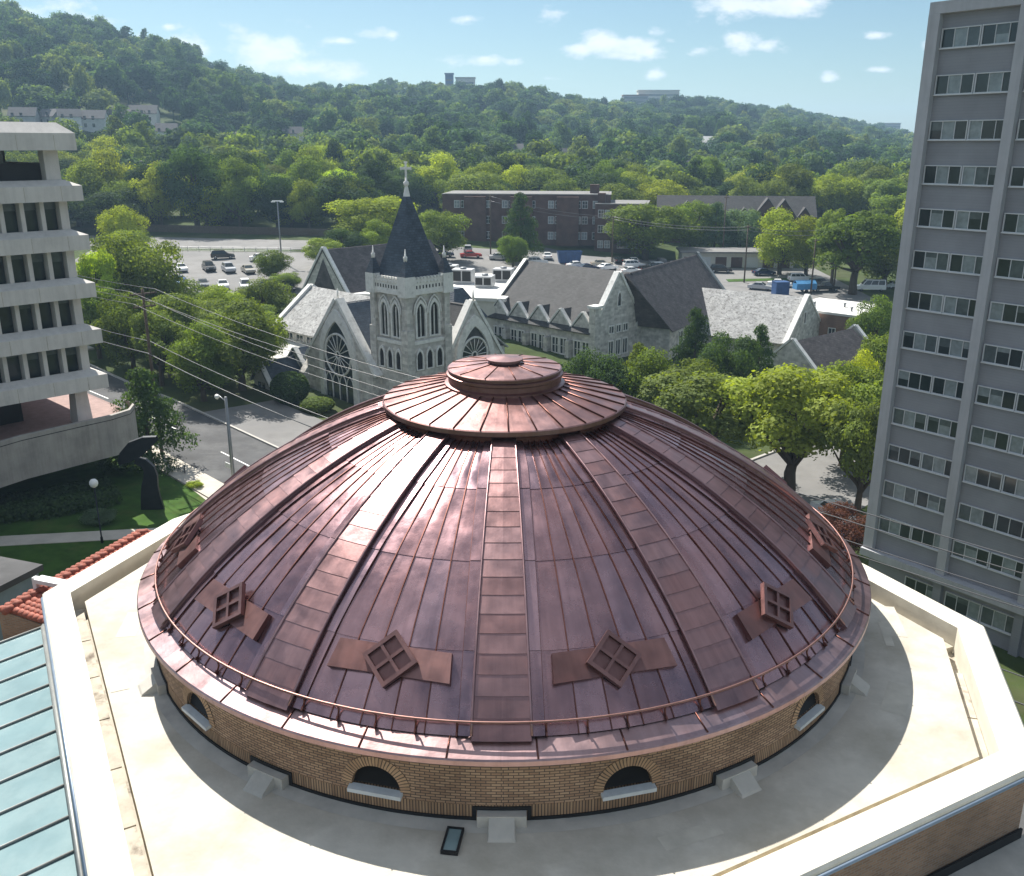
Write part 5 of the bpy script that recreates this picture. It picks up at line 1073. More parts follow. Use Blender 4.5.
TREES = [(-76.5, 232.3, 17.4, 21.6, 'D', 'dark'), (-95.2, 195.3, 12.4, 14.5, 'D', 'dark'), (-95.6, 225.3, 12.8, 13.8, 'B', 'lime'), (-89.3, 228.3, 11.5, 11.8, 'B', 'lime'), (-97.5, 215.3, 12.6, 12.7, 'D', 'mid'), (-110.5, 220.3, 13.9, 10.4, 'B', 'lime'), (-53.1, 102.3, 16.5, 12, 'D', 'mid'), (-55.5, 96.3, 13.2, 6.2, 'A', 'lime'), (-45.4, 88.3, 7.1, 6.1, 'B', 'olive'), (-55.0, 207.3, 6.1, 11.4, 'B', 'lime'), (-31.2, 185.3, 11.4, 18.9, 'B', 'lime'), (-14.4, 166.3, 11.6, 10.3, 'B', 'mid'), (-58.0, 232.3, 11.2, 17.4, 'D', 'mid'), (-46.4, 238.3, 9.1, 16.7, 'D', 'dark'), (-40.1, 262.3, 15.2, 15.1, 'B', 'lime'), (-24.2, 258.3, 12.4, 16.7, 'B', 'mid'), (-73.7, 255.3, 11.1, 13.0, 'B', 'mid'), (-57.8, 270.3, 11.7, 16.2, 'B', 'mid'), (-6.8, 242.3, 14.1, 13.0, 'B', 'lime'), (-17.0, 262.3, 14.0, 12.1, 'D', 'mid'), (8.5, 255.3, 14.1, 14.8, 'A', 'olive'), (2.1, 170.3, 14.7, 7.5, 'C', 'dark'), (0.4, 162.3, 7.6, 5.3, 'B', 'mid'), (25.5, 238.3, 17.1, 18.3, 'D', 'dark'), (41.7, 232.3, 13.8, 15.8, 'B', 'lime'), (30.4, 182.3, 14.2, 16.0, 'B', 'mid'), (42.0, 191.3, 10.6, 9.9, 'B', 'mid'), (59.1, 270.3, 18.3, 13.0, 'A', 'olive'), (38.7, 260.3, 15.2, 14.4, 'B', 'mid'), (76.7, 265.3, 14.5, 19.0, 'B', 'lime'), (90.0, 270.3, 12.3, 15.6, 'B', 'lime'), (69.8, 270.3, 11.4, 15.6, 'D', 'mid'), (101.0, 275.3, 11.9, 14.6, 'B', 'lime'), (109.1, 266.3, 18.5, 14.7, 'D', 'dark'), (104.6, 240.3, 14.8, 14.0, 'D', 'mid'), (100.8, 260.3, 11.4, 13.9, 'B', 'mid'), (47.6, 190.3, 12.4, 7.6, 'C', 'blue'), (53.4, 190.3, 12.6, 9.8, 'D', 'blue'), (56.5, 166.3, 13.6, 11.9, 'B', 'lime'), (60.9, 162.3, 12.5, 8.9, 'B', 'lime'), (64.9, 146.3, 16.5, 15.9, 'A', 'mid'), (73.3, 152.3, 14.1, 12.7, 'D', 'mid'), (62.9, 152.3, 12.6, 7.7, 'A', 'olive'), (42.7, 74.3, 11.4, 5.9, 'B', 'mid'), (51.2, 98.3, 9.7, 5.5, 'B', 'mid'), (36.0, 62.3, 10.9, 4.5, 'B', 'lime'), (25.6, 49.3, 12.4, 12.6, 'A', 'fresh'), (18.2, 54.0, 10.6, 13, 'A', 'olive'), (33.5, 58.3, 11.6, 9.5, 'B', 'fresh'), (29.5, 43.3, 11.0, 6, 'A', 'mid'), (25.7, 36.3, 4.7, 4.4, 'D', 'maroon'), (9.3, 64.3, 10.7, 6.8, 'D', 'dark'), (14.9, 63.3, 9.8, 7.2, 'B', 'mid'), (23.2, 84.3, 10.8, 5.4, 'C', 'dark'), (25.7, 78.3, 10.4, 5.7, 'D', 'dark'), (30.2, 80.3, 10.2, 4.3, 'C', 'dark'), (19.8, 70.3, 8.4, 6.4, 'D', 'mid'), (7.0, 68.3, 8.8, 4.3, 'D', 'dark'), (14.3, 70.3, 8.8, 4.4, 'C', 'mid'), (-39.0, 80.3, 9.6, 9, 'B', 'olive'), (-31.0, 74.0, 10.4, 9.5, 'B', 'olive'), (-37.8, 88.3, 7.1, 7.7, 'B', 'olive'), (-40.8, 78.3, 7.1, 5.9, 'A', 'mid'), (-30.2, 82.3, 7.6, 4.9, 'D', 'olive'), (-44.6, 108.3, 3.2, 11, 'D', 'mid'), (-37.0, 108.3, 4.8, 7.4, 'B', 'mid'), (-42.8, 138.3, 4.3, 6.1, 'B', 'mid'), (-38.7, 130.3, 3.6, 5.1, 'D', 'mid'), (-36.6, 100.3, 4.6, 6.2, 'D', 'olive'), (-31.6, 47.4, 8.6, 6.4, 'C', 'dark'), (-65.9, 270.3, 8.1, 15.6, 'D', 'dark'), (-95.3, 270.3, 10.2, 15.6, 'D', 'mid'), (-140.2, 270.3, 11.7, 18.6, 'B', 'mid'), (-162.3, 290.3, 13.5, 19.8, 'D', 'mid'), (-27.5, 232.3, 11.8, 10.9, 'D', 'dark'), (13.3, 232.3, 13.4, 9.8, 'B', 'mid'), (18.5, 228.3, 12.8, 10.8, 'D', 'mid'), (98.8, 210.3, 12.8, 12.5, 'D', 'mid')]
LAB = {0:'tall dark green tree behind the left car park',6:'dense green tree towering beside the office block corner',7:'thin pale green tree touching the office block edge',9:'round yellow green tree at the right end of the shaded left road',10:'broad bright yellow green tree directly left of the church spire',11:'leafy green tree just right of the church spire',21:'dark pointed tree against the brick apartments',22:'small pale round tree at the foot of the brick apartments',23:'big dark tree above the right end of the brick apartments',24:'bright yellow crown above the gabled terrace',25:'full green tree right of the brick apartments',36:'slim blue green tree before the gabled terrace',37:'wide blue green tree before the gabled terrace',38:'spreading yellow green tree in front of the garage row end',39:'smaller yellow green tree beside the transformer pole',40:'tall airy tree right of the transformer pole',41:'dense tall tree next to the grey tower edge, over the road',46:'largest leafy street tree right of the dome, trunks showing below',47:'thin olive street tree close to the dome rim',48:'airy tree against the dark roofed house',50:'dark red bush tree at the foot of the grey tower',51:'dark evergreen just above the dome cap on the right',52:'mid green tree right of the dark evergreen over the dome',53:'dark pointed evergreen beside the pale chapel roof',55:'dark spire shaped evergreen in front of the chapel gable',59:'olive street tree with bare stems left of the church',60:'large olive brown street tree by the church porch',70:'dark pyramid evergreen beside the street sculpture'}
for i, (x, y, ht, w, k, t) in enumerate(TREES):
    if i in LAB: tree(x, y, ht, w*1.3, k, t, LAB[i], name='conifer_tree' if k == 'C' else 'broadleaf_tree')
    elif y > 200: tree(x, y, ht*1.05, w*1.35, k, t, 'tree in the leafy belt below the wooded hillside, behind the car parks and apartments', group='trees of the belt below the hill')
    elif y > 100: tree(x, y, ht*(1.0 if k == 'D' else 1.3), w*1.3, k, t, 'tree or tall shrub growing around the car park behind the church', group='trees around the car parks')
    elif x < 0: tree(x, y, ht*1.05, w*1.35, k, t, 'street tree in the shady row between church and road', group='street trees left of the church')
    else: tree(x, y, ht*1.05, w*1.35, k, t, 'green tree in the clump between parish hall and grey tower', group='trees right of the dome')
for k, (x, y, ht, w) in enumerate(((-112, 201, 15, 12), (-103, 204, 17, 13), (-94, 200, 14, 11), (-86, 203, 16, 12), (-77, 203, 21, 17), (-66, 201, 17, 13), (-57.5, 204, 15, 12), (-49, 200, 12, 10), (-41, 203, 15, 12), (-100, 212, 19, 14), (-72, 214, 22, 15), (-52, 214, 17, 13))):
    tree(x, y, ht, w*1.15, 'DBDB'[k % 4], ['dark', 'fresh', 'mid', 'lime', 'dark', 'mid'][k % 6], 'tall tree in the row behind the board fence of the left road', group='trees behind the board fence')
for (x, y, ht, w, kk, t_) in ((-36, 150, 6.5, 8, 'B', 'mid'), (-33, 158, 8, 9, 'D', 'dark'), (-28, 163, 8, 8, 'B', 'fresh'), (-64, 128, 8, 9, 'D', 'mid'), (-69, 136, 9, 9, 'B', 'fresh'), (-60, 117, 3.2, 8, 'D', 'olive'), (-52, 115, 2.8, 8, 'B', 'mid'), (-44, 114, 2.8, 8, 'D', 'olive'), (-37, 113, 3.0, 7, 'B', 'mid'), (-72, 148, 9, 9, 'D', 'mid'), (-78, 160, 11, 10, 'B', 'lime'), (-57, 108, 8, 9, 'B', 'olive'), (-48, 103, 8, 9, 'D', 'mid'), (-41, 100, 7, 8, 'B', 'fresh')):
    tree(x, y, ht, w*1.1, kk, t_, 'tree or tall shrub growing around the car park behind the church', group='trees around the car parks')
rng = random.Random(21); placed = [(x, y, w) for x, y, ht, w, k, t in TREES]
NBELT = 0
for _ in range(2600):
    yc = rng.uniform(216, 318); t_ = rng.uniform(-.66, .56); x = t_*yc; y = CY+yc; w = rng.uniform(10, 16)
    if any(math.hypot(x-a, y-b) < (w+c)*.36 for a, b, c in placed): continue
    if -38 < x < 36 and y < 218: continue
    if 36 < x < 98 and y < 236: continue
    if abs(x+112) < 14 and abs(y-262) < 20 or abs(x+88) < 10 and abs(y-246) < 16: continue
    
    if y < 202 and x < 0 and y > 168 and x > -110: continue
    placed.append((x, y, w)); NBELT += 1
    tree(x, y, rng.uniform(11, 17.5), w*1.3, rng.choice('BBBDDDA'), rng.choice(['mid', 'mid', 'dark', 'dark', 'lime', 'lime', 'fresh', 'olive']), 'tree in the leafy belt below the wooded hillside, behind the car parks and apartments', group='trees of the belt below the hill')
    if NBELT >= 115: break
# dark street planting on both sides of the church
rng = random.Random(4)
for (a, b, w, ht) in ((-30, 12, 5, 4), (-26, 14, 5, 3.5), (-22, 11.5, 4.5, 4), (-18, 10.5, 4, 3), (-35, 14, 6, 5), (-41, 11, 6, 6), (-48, 12, 7, 7), (-55, 11, 7, 8), (-62, 12, 7, 8)):
    x, y = wl(a, b); tree(x, y, ht, w, 'D', rng.choice(['dark', 'olive']), 'dark shrub under the street trees left of the church', 'shrub', 'shrubs under the street trees', name='shrub')
for (a, b, w, ht) in ((-13, 7.3, 8.5, 9), (-22, 6.9, 8, 9.5), (-30, 7.3, 9, 10), (-39, 7.0, 9, 10), (-50, 7.2, 10, 11), (-17, 10, 7, 8)):
    x, y = wl(a, b); tree(x, y, ht, w, rng.choice('AB'), rng.choice(['olive', 'mid']), 'street tree in the shady row between church and road', group='street trees left of the church')
for (x, y, ht, w, t_, lab) in ((24.5, 16.3, 1.8, 2.6, 'mid', 'leafy green shrub below the parapet at the right edge'), (26, 13.2, 1.5, 2.4, 'lime', 'pale green shrub at the lower right edge beside the parapet'), (-30.6, 34.5, 1.3, 3.2, 'blue', 'grey green flowering shrub clump on the shaded lawn'), (-26.2, 42.6, .9, 1.6, 'lime', 'small bright shrub at the lawn corner near the pavement')):
    tree(x, y, ht, w, 'D', t_, lab, 'shrub', name='shrub')
x, y = wl(-7.2, 14.6)
def topiary(name, label, x, y, r, hh, tint):
    rg = np.random.RandomState(9); n = 5000; d = rg.normal(size=(n, 3)); d /= np.linalg.norm(d, axis=1)[:, None]; P = d*np.array([.5, .5, .5])*rg.uniform(.92, 1.03, (n, 1))+np.array([0, 0, .5])
    P[:, 2] = np.maximum(P[:, 2], .02); mb = MB()
    for p, q in zip(P, d):
        q = Vector(q+rg.normal(size=3)*.5).normalized(); a = q.orthogonal().normalized()*.028; b = q.cross(a); p = Vector(p); mb.face([p-a, p-b, p+a, p+b], [(0, 0)]*4, 0, rg.rand())
    o = mb.build(name, M['leaf'], None, (x, y, h(x, y)-.05)); o.scale = (r*2, r*2, hh); o.color = (*TINT[tint], 1); return tag(o, label, 'bush')
topiary('clipped_bush', 'clipped round dark bush standing by the church porch', x, y, 2.1, 3.6, 'dark')
x, y = wl(-3.0, 15.2); topiary('clipped_bush', 'low clipped green bush right of the round one', x, y, 1.9, 1.5, 'mid')
def hedge(name, label, pts, w, hh, tint):
    mb = MB(); rg = random.Random(8); o = Vector((*pts[0], h(*pts[0])))
    for p, q in zip(pts, pts[1:]):
        p, q = Vector(p), Vector(q); L = (q-p).length; d = (q-p)/L; n_ = Vector((-d.y, d.x))
        for _ in range(int(L*260)):
            u = rg.uniform(0, L); an = rg.uniform(0, math.pi); v = math.cos(an)*w/2*rg.uniform(.9, 1.06); z = abs(math.sin(an))**.5*hh*rg.uniform(.9, 1.06); c = p+d*u+n_*v; cc = Vector((c.x, c.y, h(c.x, c.y)+z))-o
            q_ = Vector((n_.x*math.cos(an), n_.y*math.cos(an), math.sin(an)))+Vector((rg.gauss(0, .4), rg.gauss(0, .4), rg.gauss(0, .4))); q_.normalize(); a = q_.orthogonal().normalized()*.12; b = q_.cross(a); mb.face([cc-a, cc-b, cc+a, cc+b], [(0, 0)]*4, 0, rg.random())
    ob = mb.build(name, M['leaf'], None, o); ob.color = (*TINT[tint], 1); return tag(ob, label, 'hedge')
hedge('hedge', 'long dark clipped hedge below the office terrace', [(-40.5, 32.6), (-34.8, 35.4), (-31.0, 38.8)], 1.9, 1.3, 'dark')
hedge('hedge', 'second dark hedge nearer the office terrace wall', [(-40.5, 35.4), (-36.2, 37.6), (-32.6, 41.0)], 1.6, 1.2, 'dark')
# ------------------------------------------------------------------ wooded hills
FV = []
for i in range(9):
    cm, C = crown_mesh('hill_tree', 300+i, 'HHHDHHBCH'[i], 2200 if i not in (3, 6, 7) else 3000, .036 if i not in (3, 6, 7) else .027); vs = MB()
    nv = len(cm.vertices); bm = bmesh.new(); bm.from_mesh(cm); tk = MB(); tk.tube([(0, 0, -.1), (0, 0, .5)], [.03, .02], 5)
    vv = [bm.verts.new(p) for p in tk.v]
    for f in tk.f: bm.faces.new([vv[j] for j in f]).material_index = 1
    bm.to_mesh(cm); bm.free(); cm.materials.append(M['leaf']); cm.materials.append(M['bark']); FV.append(cm)
rng = np.random.RandomState(31); pts = []
yc = 292.
while yc < 1560:
    sp = 10.5+yc*.0075; wmax = .92*yc
    for x in np.arange(-wmax, .72*yc, sp):
        px = x+rng.uniform(-.42, .42)*sp; py = CY+yc+rng.uniform(-.42, .42)*sp; t_ = px/(py-CY); dr = np.interp(t_, dt, dv_)
        if py-CY > dr+45: continue
        pts.append((px, py))
    yc += sp*.86
HOUSES = [(-.405,.0255,560,1.2,'white'),(-.39,.024,548,1.0,'grey'),(-.432,.026,565,1.1,'grey'),(-.374,.0285,575,1.3,'grey'),(-.355,.03,585,1.1,'grey'),(-.449,.025,560,1,'grey')]
pts = np.array(pts); keep = np.ones(len(pts), bool)
# clearings round the hillside houses: pixel free list of places on the slope
HS = [(-201, 374, 14, 9, 12), (-193, 381, 11, 8, -20), (-185, 380, 12, 8, 25), (-176, 384, 13, 9, 5), (-172, 402, 14, 9, -10), (-172, 426, 20, 10, 8), (-98, 408, 13, 9, 10), (-101, 392, 11, 9, -15), (-9, 410, 13, 9, 12), (1, 420, 13, 9, -8), (24, 408, 14, 9, 14), (33, 418, 12, 9, -25), (50, 517, 16, 10, 4), (67, 521, 14, 10, 10), (178, 544, 15, 10, 18), (246, 719, 14, 10, -12), (258, 712, 16, 11, 8), (78, 372, 13, 9, 0), (143, 540, 13, 10, 20), (-214, 690, 18, 12, 8), (-150, 395, 12, 9, 10), (-128, 430, 13, 9, -12), (-112, 470, 14, 9, 15), (-60, 440, 12, 9, 5), (-36, 470, 13, 9, -15), (-22, 455, 12, 9, 10), (14, 440, 12, 9, 20), (44, 450, 13, 9, -8), (98, 480, 13, 9, 12), (118, 560, 14, 10, -10), (160, 600, 14, 10, 6), (200, 640, 14, 10, -14), (222, 660, 15, 10, 10), (285, 790, 16, 11, 5), (310, 860, 16, 11, -12)]
for x, y, w, d_, r_ in HS:
    sx, sy = x-CX, y-CY; L = math.hypot(sx, sy); ux, uy = sx/L, sy/L
    rel = pts-np.array([x, y]); al = rel[:, 0]*ux+rel[:, 1]*uy; ac = np.abs(-rel[:, 0]*uy+rel[:, 1]*ux); keep &= ~((al < 9) & (al > -44) & (ac < w*.6))
pts = pts[keep]
vis = np.abs((pts[:, 0])/(pts[:, 1]-CY)+.03) < .53
order = np.argsort((pts[:, 1]-CY)+np.where(vis, 0, 5000)); NIND = 180
ind, rest = pts[order[:NIND]], pts[order[NIND:]]
prng = random.Random(77)
for x, y in ind:
    o = bpy.data.objects.new('hillside_tree', prng.choice(FV)); COL.objects.link(o); w = prng.uniform(13, 20); o.location = (x, y, h(x, y)-.5); o.rotation_euler.z = prng.uniform(0, 6.28); o.scale = (w, w, prng.uniform(12, 19)); j = prng.uniform(.7, 1.25)
    o.color = (*[v*j for v in TINT[prng.choice(['dark', 'dark', 'mid', 'mid', 'olive', 'blue'])]], 1); tag(o, 'round green tree at the foot of the wooded hillside', 'tree', 'trees at the foot of the hillside')
fcol = bpy.data.collections.new('forest_kinds')
for i, me in enumerate(FV):
    m2 = me.copy(); m2.materials.clear(); m2.materials.append(M['fleaf']); m2.materials.append(M['bark']); o = bpy.data.objects.new('forest_kind', m2); fcol.objects.link(o)
me = bpy.data.meshes.new('hillside_forest'); zz = ter(rest[:, 0], rest[:, 1])-.6; me.from_pydata(np.column_stack([rest, zz]).tolist(), [], [])
dist = rest[:, 1]-CY
sw_ = rng.uniform(.6, 1.45, len(rest))*(12.0+dist*.0088); sh_ = rng.uniform(.7, 1.4, len(rest))*(13.5+dist*.003)
a1 = me.attributes.new('scl', 'FLOAT_VECTOR', 'POINT'); a1.data.foreach_set('vector', np.column_stack([sw_, sw_, sh_]).astype('f').ravel())
a2_ = me.attributes.new('rot', 'FLOAT_VECTOR', 'POINT'); a2_.data.foreach_set('vector', np.column_stack([0*sw_, 0*sw_, rng.rand(len(rest))*6.28]).astype('f').ravel())
fo = bpy.data.objects.new('hillside_forest', me); COL.objects.link(fo); tag(fo, 'continuous blue green woodland covering the far hillside to the ridge', 'forest', None, 'stuff')
ng = bpy.data.node_groups.new('forest', 'GeometryNodeTree'); ng.interface.new_socket('Geometry', in_out='INPUT', socket_type='NodeSocketGeometry'); ng.interface.new_socket('Geometry', in_out='OUTPUT', socket_type='NodeSocketGeometry')
gi, go_ = ng.nodes.new('NodeGroupInput'), ng.nodes.new('NodeGroupOutput'); ci = ng.nodes.new('GeometryNodeCollectionInfo'); ci.inputs['Collection'].default_value = fcol; ci.inputs['Separate Children'].default_value = True; ci.inputs['Reset Children'].default_value = True
ip = ng.nodes.new('GeometryNodeInstanceOnPoints'); ip.inputs['Pick Instance'].default_value = True
ns = ng.nodes.new('GeometryNodeInputNamedAttribute'); ns.data_type = 'FLOAT_VECTOR'; ns.inputs[0].default_value = 'scl'; nr = ng.nodes.new('GeometryNodeInputNamedAttribute'); nr.data_type = 'FLOAT_VECTOR'; nr.inputs[0].default_value = 'rot'
ng.links.new(gi.outputs[0], ip.inputs['Points']); ng.links.new(ci.outputs[0], ip.inputs['Instance']); ng.links.new(ns.outputs[0], ip.inputs['Scale']); ng.links.new(nr.outputs[0], ip.inputs['Rotation']); ng.links.new(ip.outputs[0], go_.inputs[0])
md = fo.modifiers.new('forest', 'NODES'); md.node_group = ng
# hillside houses
rng = random.Random(12)
HL_ = ['white gabled house under the steep left wood', 'small grey house below the white one on the left slope', 'grey roofed house at the left end of the hillside row', 'long grey house at the right of the hillside row', 'grey stone house at the far right of the hillside row', 'low house just above the office block roof', 'white roofed house among the trees left of the spire', 'small pale house hidden in trees left of the spire', 'white house low on the middle slope', 'second white house on the middle slope', 'pale cottage with grey roof above the apartments', 'narrow white house beside the pale cottage', 'wide white house above the gabled terrace', 'pale house half way up the right slope', 'white house high on the right slope', 'small white house beside the high right one', 'pale house on the far right slope', 'small grey house above the brick apartments', 'pale house above the right hand trees', 'white villa on the skyline of the left hill'] + ['small house half buried in the trees of the far hillside']*15
for (x, y, w, d_, r_), lab in zip(HS, HL_):
    t = thing('hillside_house', lab, 'house', (x, y, h(x, y)-.5), R(r_), 'houses half buried in the hillside trees' if lab.startswith('small house half') else None); hh = rng.uniform(4.5, 6); w *= .72; d_ *= .8; c = rng.choice([(.5, .5, .49), (.62, .61, .58), (.42, .42, .42), (.66, .66, .66)]); mb = MB(); mb.bx(-w/2, w/2, -d_/2, d_/2, -2, hh)
    for s in (-1, 1): mb.prism([(s*(w/2-.01), -d_/2, hh), (s*(w/2-.01), d_/2, hh), (s*(w/2-.01), 0, hh+d_*.42)], (-s*.3, 0, 0))
    o = mb.build('wall', M['house'], t); o.color = (*c, 1)
    mb = MB(); slab(mb, (-w/2-.4, -d_/2-.5, hh-.35), (w/2+.4, -d_/2-.5, hh-.35), (w/2+.4, 0, hh+d_*.44), (-w/2-.4, 0, hh+d_*.44), .2); slab(mb, (-w/2-.4, d_/2+.5, hh-.35), (-w/2-.4, 0, hh+d_*.44), (w/2+.4, 0, hh+d_*.44), (w/2+.4, d_/2+.5, hh-.35), .2); mb.build('roof', M['hroof'] if rng.random() < .85 else M['whiteflat'], t)
    mb = MB()
    for k in range(int(w//3.5)):
        for z in (1.6, 4.6): mb.bx(-w/2+1.6+k*3.3-.55, -w/2+1.6+k*3.3+.55, -d_/2-.05, -d_/2-.004, z, z+1.5)
    mb.build('window', M['glass'], t)
def ridge_block(name, lab, t_, dist, w, hh, d_, m, roofm, up=0):
    x, y = CX+t_*dist, CY+dist; t = thing(name, lab, 'building', (x, y, h(x, y)+up)); mb = MB(); mb.bx(-w/2, w/2, -d_/2, d_/2, -10, hh); mb.build('wall', m, t); mb = MB(); mb.bx(-w/2-.6, w/2+.6, -d_/2-.6, d_/2+.6, hh, hh+1); mb.build('roof', roofm, t)
    mb = MB(); k = 0
    while k < hh-3:
        mb.bx(-w/2+1, w/2-1, -d_/2-.2, -d_/2-.01, k+1, k+2.6); k += 4
    mb.build('window_band', M['curt2'], t)
ridge_block('ridge_hospital', 'long white block standing on the right hand ridge', .148, 1065, 44, 22, 14, M['cream'], M['cream'], 8)
ridge_block('ridge_hospital', 'lower pinkish block beside the long white one on the ridge', .125, 1045, 26, 20, 14, M['pgrey'], M['obrick'], 6)
ridge_block('ridge_tower', 'small dark blue block on the skyline above the spire', -.0632, 930, 7.5, 27, 7, M['blue'], M['blue'], 1)
ridge_block('ridge_block', 'low grey flat building beside the blue block on the skyline', -.047, 935, 18, 22, 10, M['lconc'], M['conc'], 2)
ridge_block('ridge_flats', 'grey flats on the far right end of the ridge', .387, 1400, 26, 22, 12, M['pgrey'], M['conc'], 5)
# ------------------------------------------------------------------ cars
def car_proto(kind, color):
    t = thing('parked_car', '', 'car'); L, Wd, Ht = {'sedan': (4.7, 1.8, 1.42), 'suv': (4.7, 1.88, 1.72), 'van': (5.4, 1.98, 2.15), 'pickup': (5.5, 1.95, 1.8)}[kind]; l = L/2
    low = {'sedan': [(-l, .55), (-l+.05, .85), (-l+.9, .95), (l-1.5, .92), (l-.12, .74), (l, .5), (l-.05, .28), (-l+.05, .28)], 'suv': [(-l, .6), (-l+.03, 1.0), (-l+.5, 1.05), (l-1.3, 1.03), (l-.1, .86), (l, .55), (l-.05, .32), (-l+.05, .32)], 'van': [(-l, .6), (-l+.03, 1.15), (l-1.2, 1.15), (l-.1, .92), (l, .55), (l-.05, .32), (-l+.05, .32)], 'pickup': [(-l, .6), (-l+.02, 1.08), (-.5, 1.08), (l-1.4, 1.06), (l-.1, .92), (l, .6), (l-.05, .4), (-l+.05, .4)]}[kind]
    cab = {'sedan': [(-l+.75, .94), (-l+1.45, Ht-.02), (.2, Ht), (l-1.35, .92)], 'suv': [(-l+.12, 1.04), (-l+.4, Ht-.02), (.35, Ht), (l-1.2, 1.03)], 'van': [(-l+.06, 1.14), (-l+.15, Ht-.03), (l-1.75, Ht), (l-.95, 1.14)], 'pickup': [(-.62, 1.07), (-.5, Ht-.02), (.55, Ht), (l-1.3, 1.05)]}[kind]
    mb = MB()
    def extr(prof, w0, w1, z0, z1, m=0):
        def wy(z): return (w0+(w1-w0)*min(1, max(0, (z-z0)/(z1-z0))))/2
        n = len(prof); A_ = [(x, -wy(z), z) for x, z in prof]; B_ = [(x, wy(z), z) for x, z in prof]
        mb.face(A_, None, m); mb.face(B_[::-1], None, m)
        for i in range(n): j = (i+1) % n; mb.face([A_[j], A_[i], B_[i], B_[j]], None, m)
        return wy
    extr(low, Wd, Wd*.985, .3, 1.0); wy = extr(cab, Wd*.94, Wd*.70, .93, Ht)
    if kind == 'pickup': mb.bx(-l+.06, -.66, -Wd*.47, Wd*.47, 1.081, 1.2); 
    b = mb.build('body', M['car'], t); b.color = (*color, 1); g = MB()
    (x0, z0), (x1, z1), (x2, z2), (x3, z3) = cab
    def lerp(p, q, u): return (p[0]+(q[0]-p[0])*u, p[1]+(q[1]-p[1])*u)
    f0, f1 = lerp(cab[3], cab[2], .1), lerp(cab[3], cab[2], .9); e = .012
    g.face([(f0[0]+e, -wy(f0[1])*.93, f0[1]+e), (f0[0]+e, wy(f0[1])*.93, f0[1]+e), (f1[0]+e, wy(f1[1])*.92, f1[1]+e), (f1[0]+e, -wy(f1[1])*.92, f1[1]+e)])
    f0, f1 = lerp(cab[0], cab[1], .15), lerp(cab[0], cab[1], .88)
    g.face([(f0[0]-e, wy(f0[1])*.9, f0[1]+e), (f0[0]-e, -wy(f0[1])*.9, f0[1]+e), (f1[0]-e, -wy(f1[1])*.9, f1[1]+e), (f1[0]-e, wy(f1[1])*.9, f1[1]+e)])
    zb, zt = z0+.07, Ht-.12
    for s in (-1, 1):
        def xb(z, back): p, q = (cab[0], cab[1]) if back else (cab[3], cab[2]); return p[0]+(q[0]-p[0])*(z-p[1])/(q[1]-p[1])
        a, b_, c, d = xb(zb, 1)+.12, xb(zb, 0)-.15, xb(zt, 0)-.1, xb(zt, 1)+.1; ns_ = 2 if kind in ('sedan', 'pickup') else 3
        for q in range(ns_):
            u0, u1 = q/ns_+.012, (q+1)/ns_-.012; y0, y1 = s*(wy(zb)+.008), s*(wy(zt)+.008)
            g.face([(a+(b_-a)*u0, y0, zb), (a+(b_-a)*u1, y0, zb), (d+(c-d)*u1, y1, zt), (d+(c-d)*u0, y1, zt)])
    g.build('windows', M['glass'], t)
    for sx in (-1, 1):
        for sy in (-1, 1):
            w = MB(); cx, cy = sx*(l-.88), sy*(Wd/2-.12); w.tube([(cx, cy-.11, .33), (cx, cy+.11, .33)], .33, 14); wh = w.build('wheel', M['tyre'], t); w = MB(); w.tube([(cx, cy+sy*.1, .33), (cx, cy+sy*.122, .33)], .2, 10); w.build('hub', M['hub'], wh)
    for sy in (-1, 1):
        w = MB(); w.bx(l-.14, l-.02, sy*(Wd/2-.28)-.2, sy*(Wd/2-.28)+.2, .62, .76); w.build('headlight', M['lampw'], t); w = MB(); w.bx(-l-.012, -l+.06, sy*(Wd/2-.2)-.16, sy*(Wd/2-.2)+.16, .7, .86); w.build('tail_light', M['lampr'], t)
    for sy in (-1, 1): w = MB(); w.bx(l-1.75, l-1.6, sy*(Wd/2+.06)-.08, sy*(Wd/2+.06)+.08, 1.0, 1.14); w.build('mirror', M['car'], t).color = (*color, 1)
    reg(t); return t
PR = {}
WHT, SIL, GRY, BLK, BLU, RED, NVY, TAN = (.78, .78, .78), (.42, .43, .45), (.13, .135, .14), (.012, .012, .014), (.03, .12, .32), (.35, .02, .02), (.012, .025, .07), (.35, .32, .26)
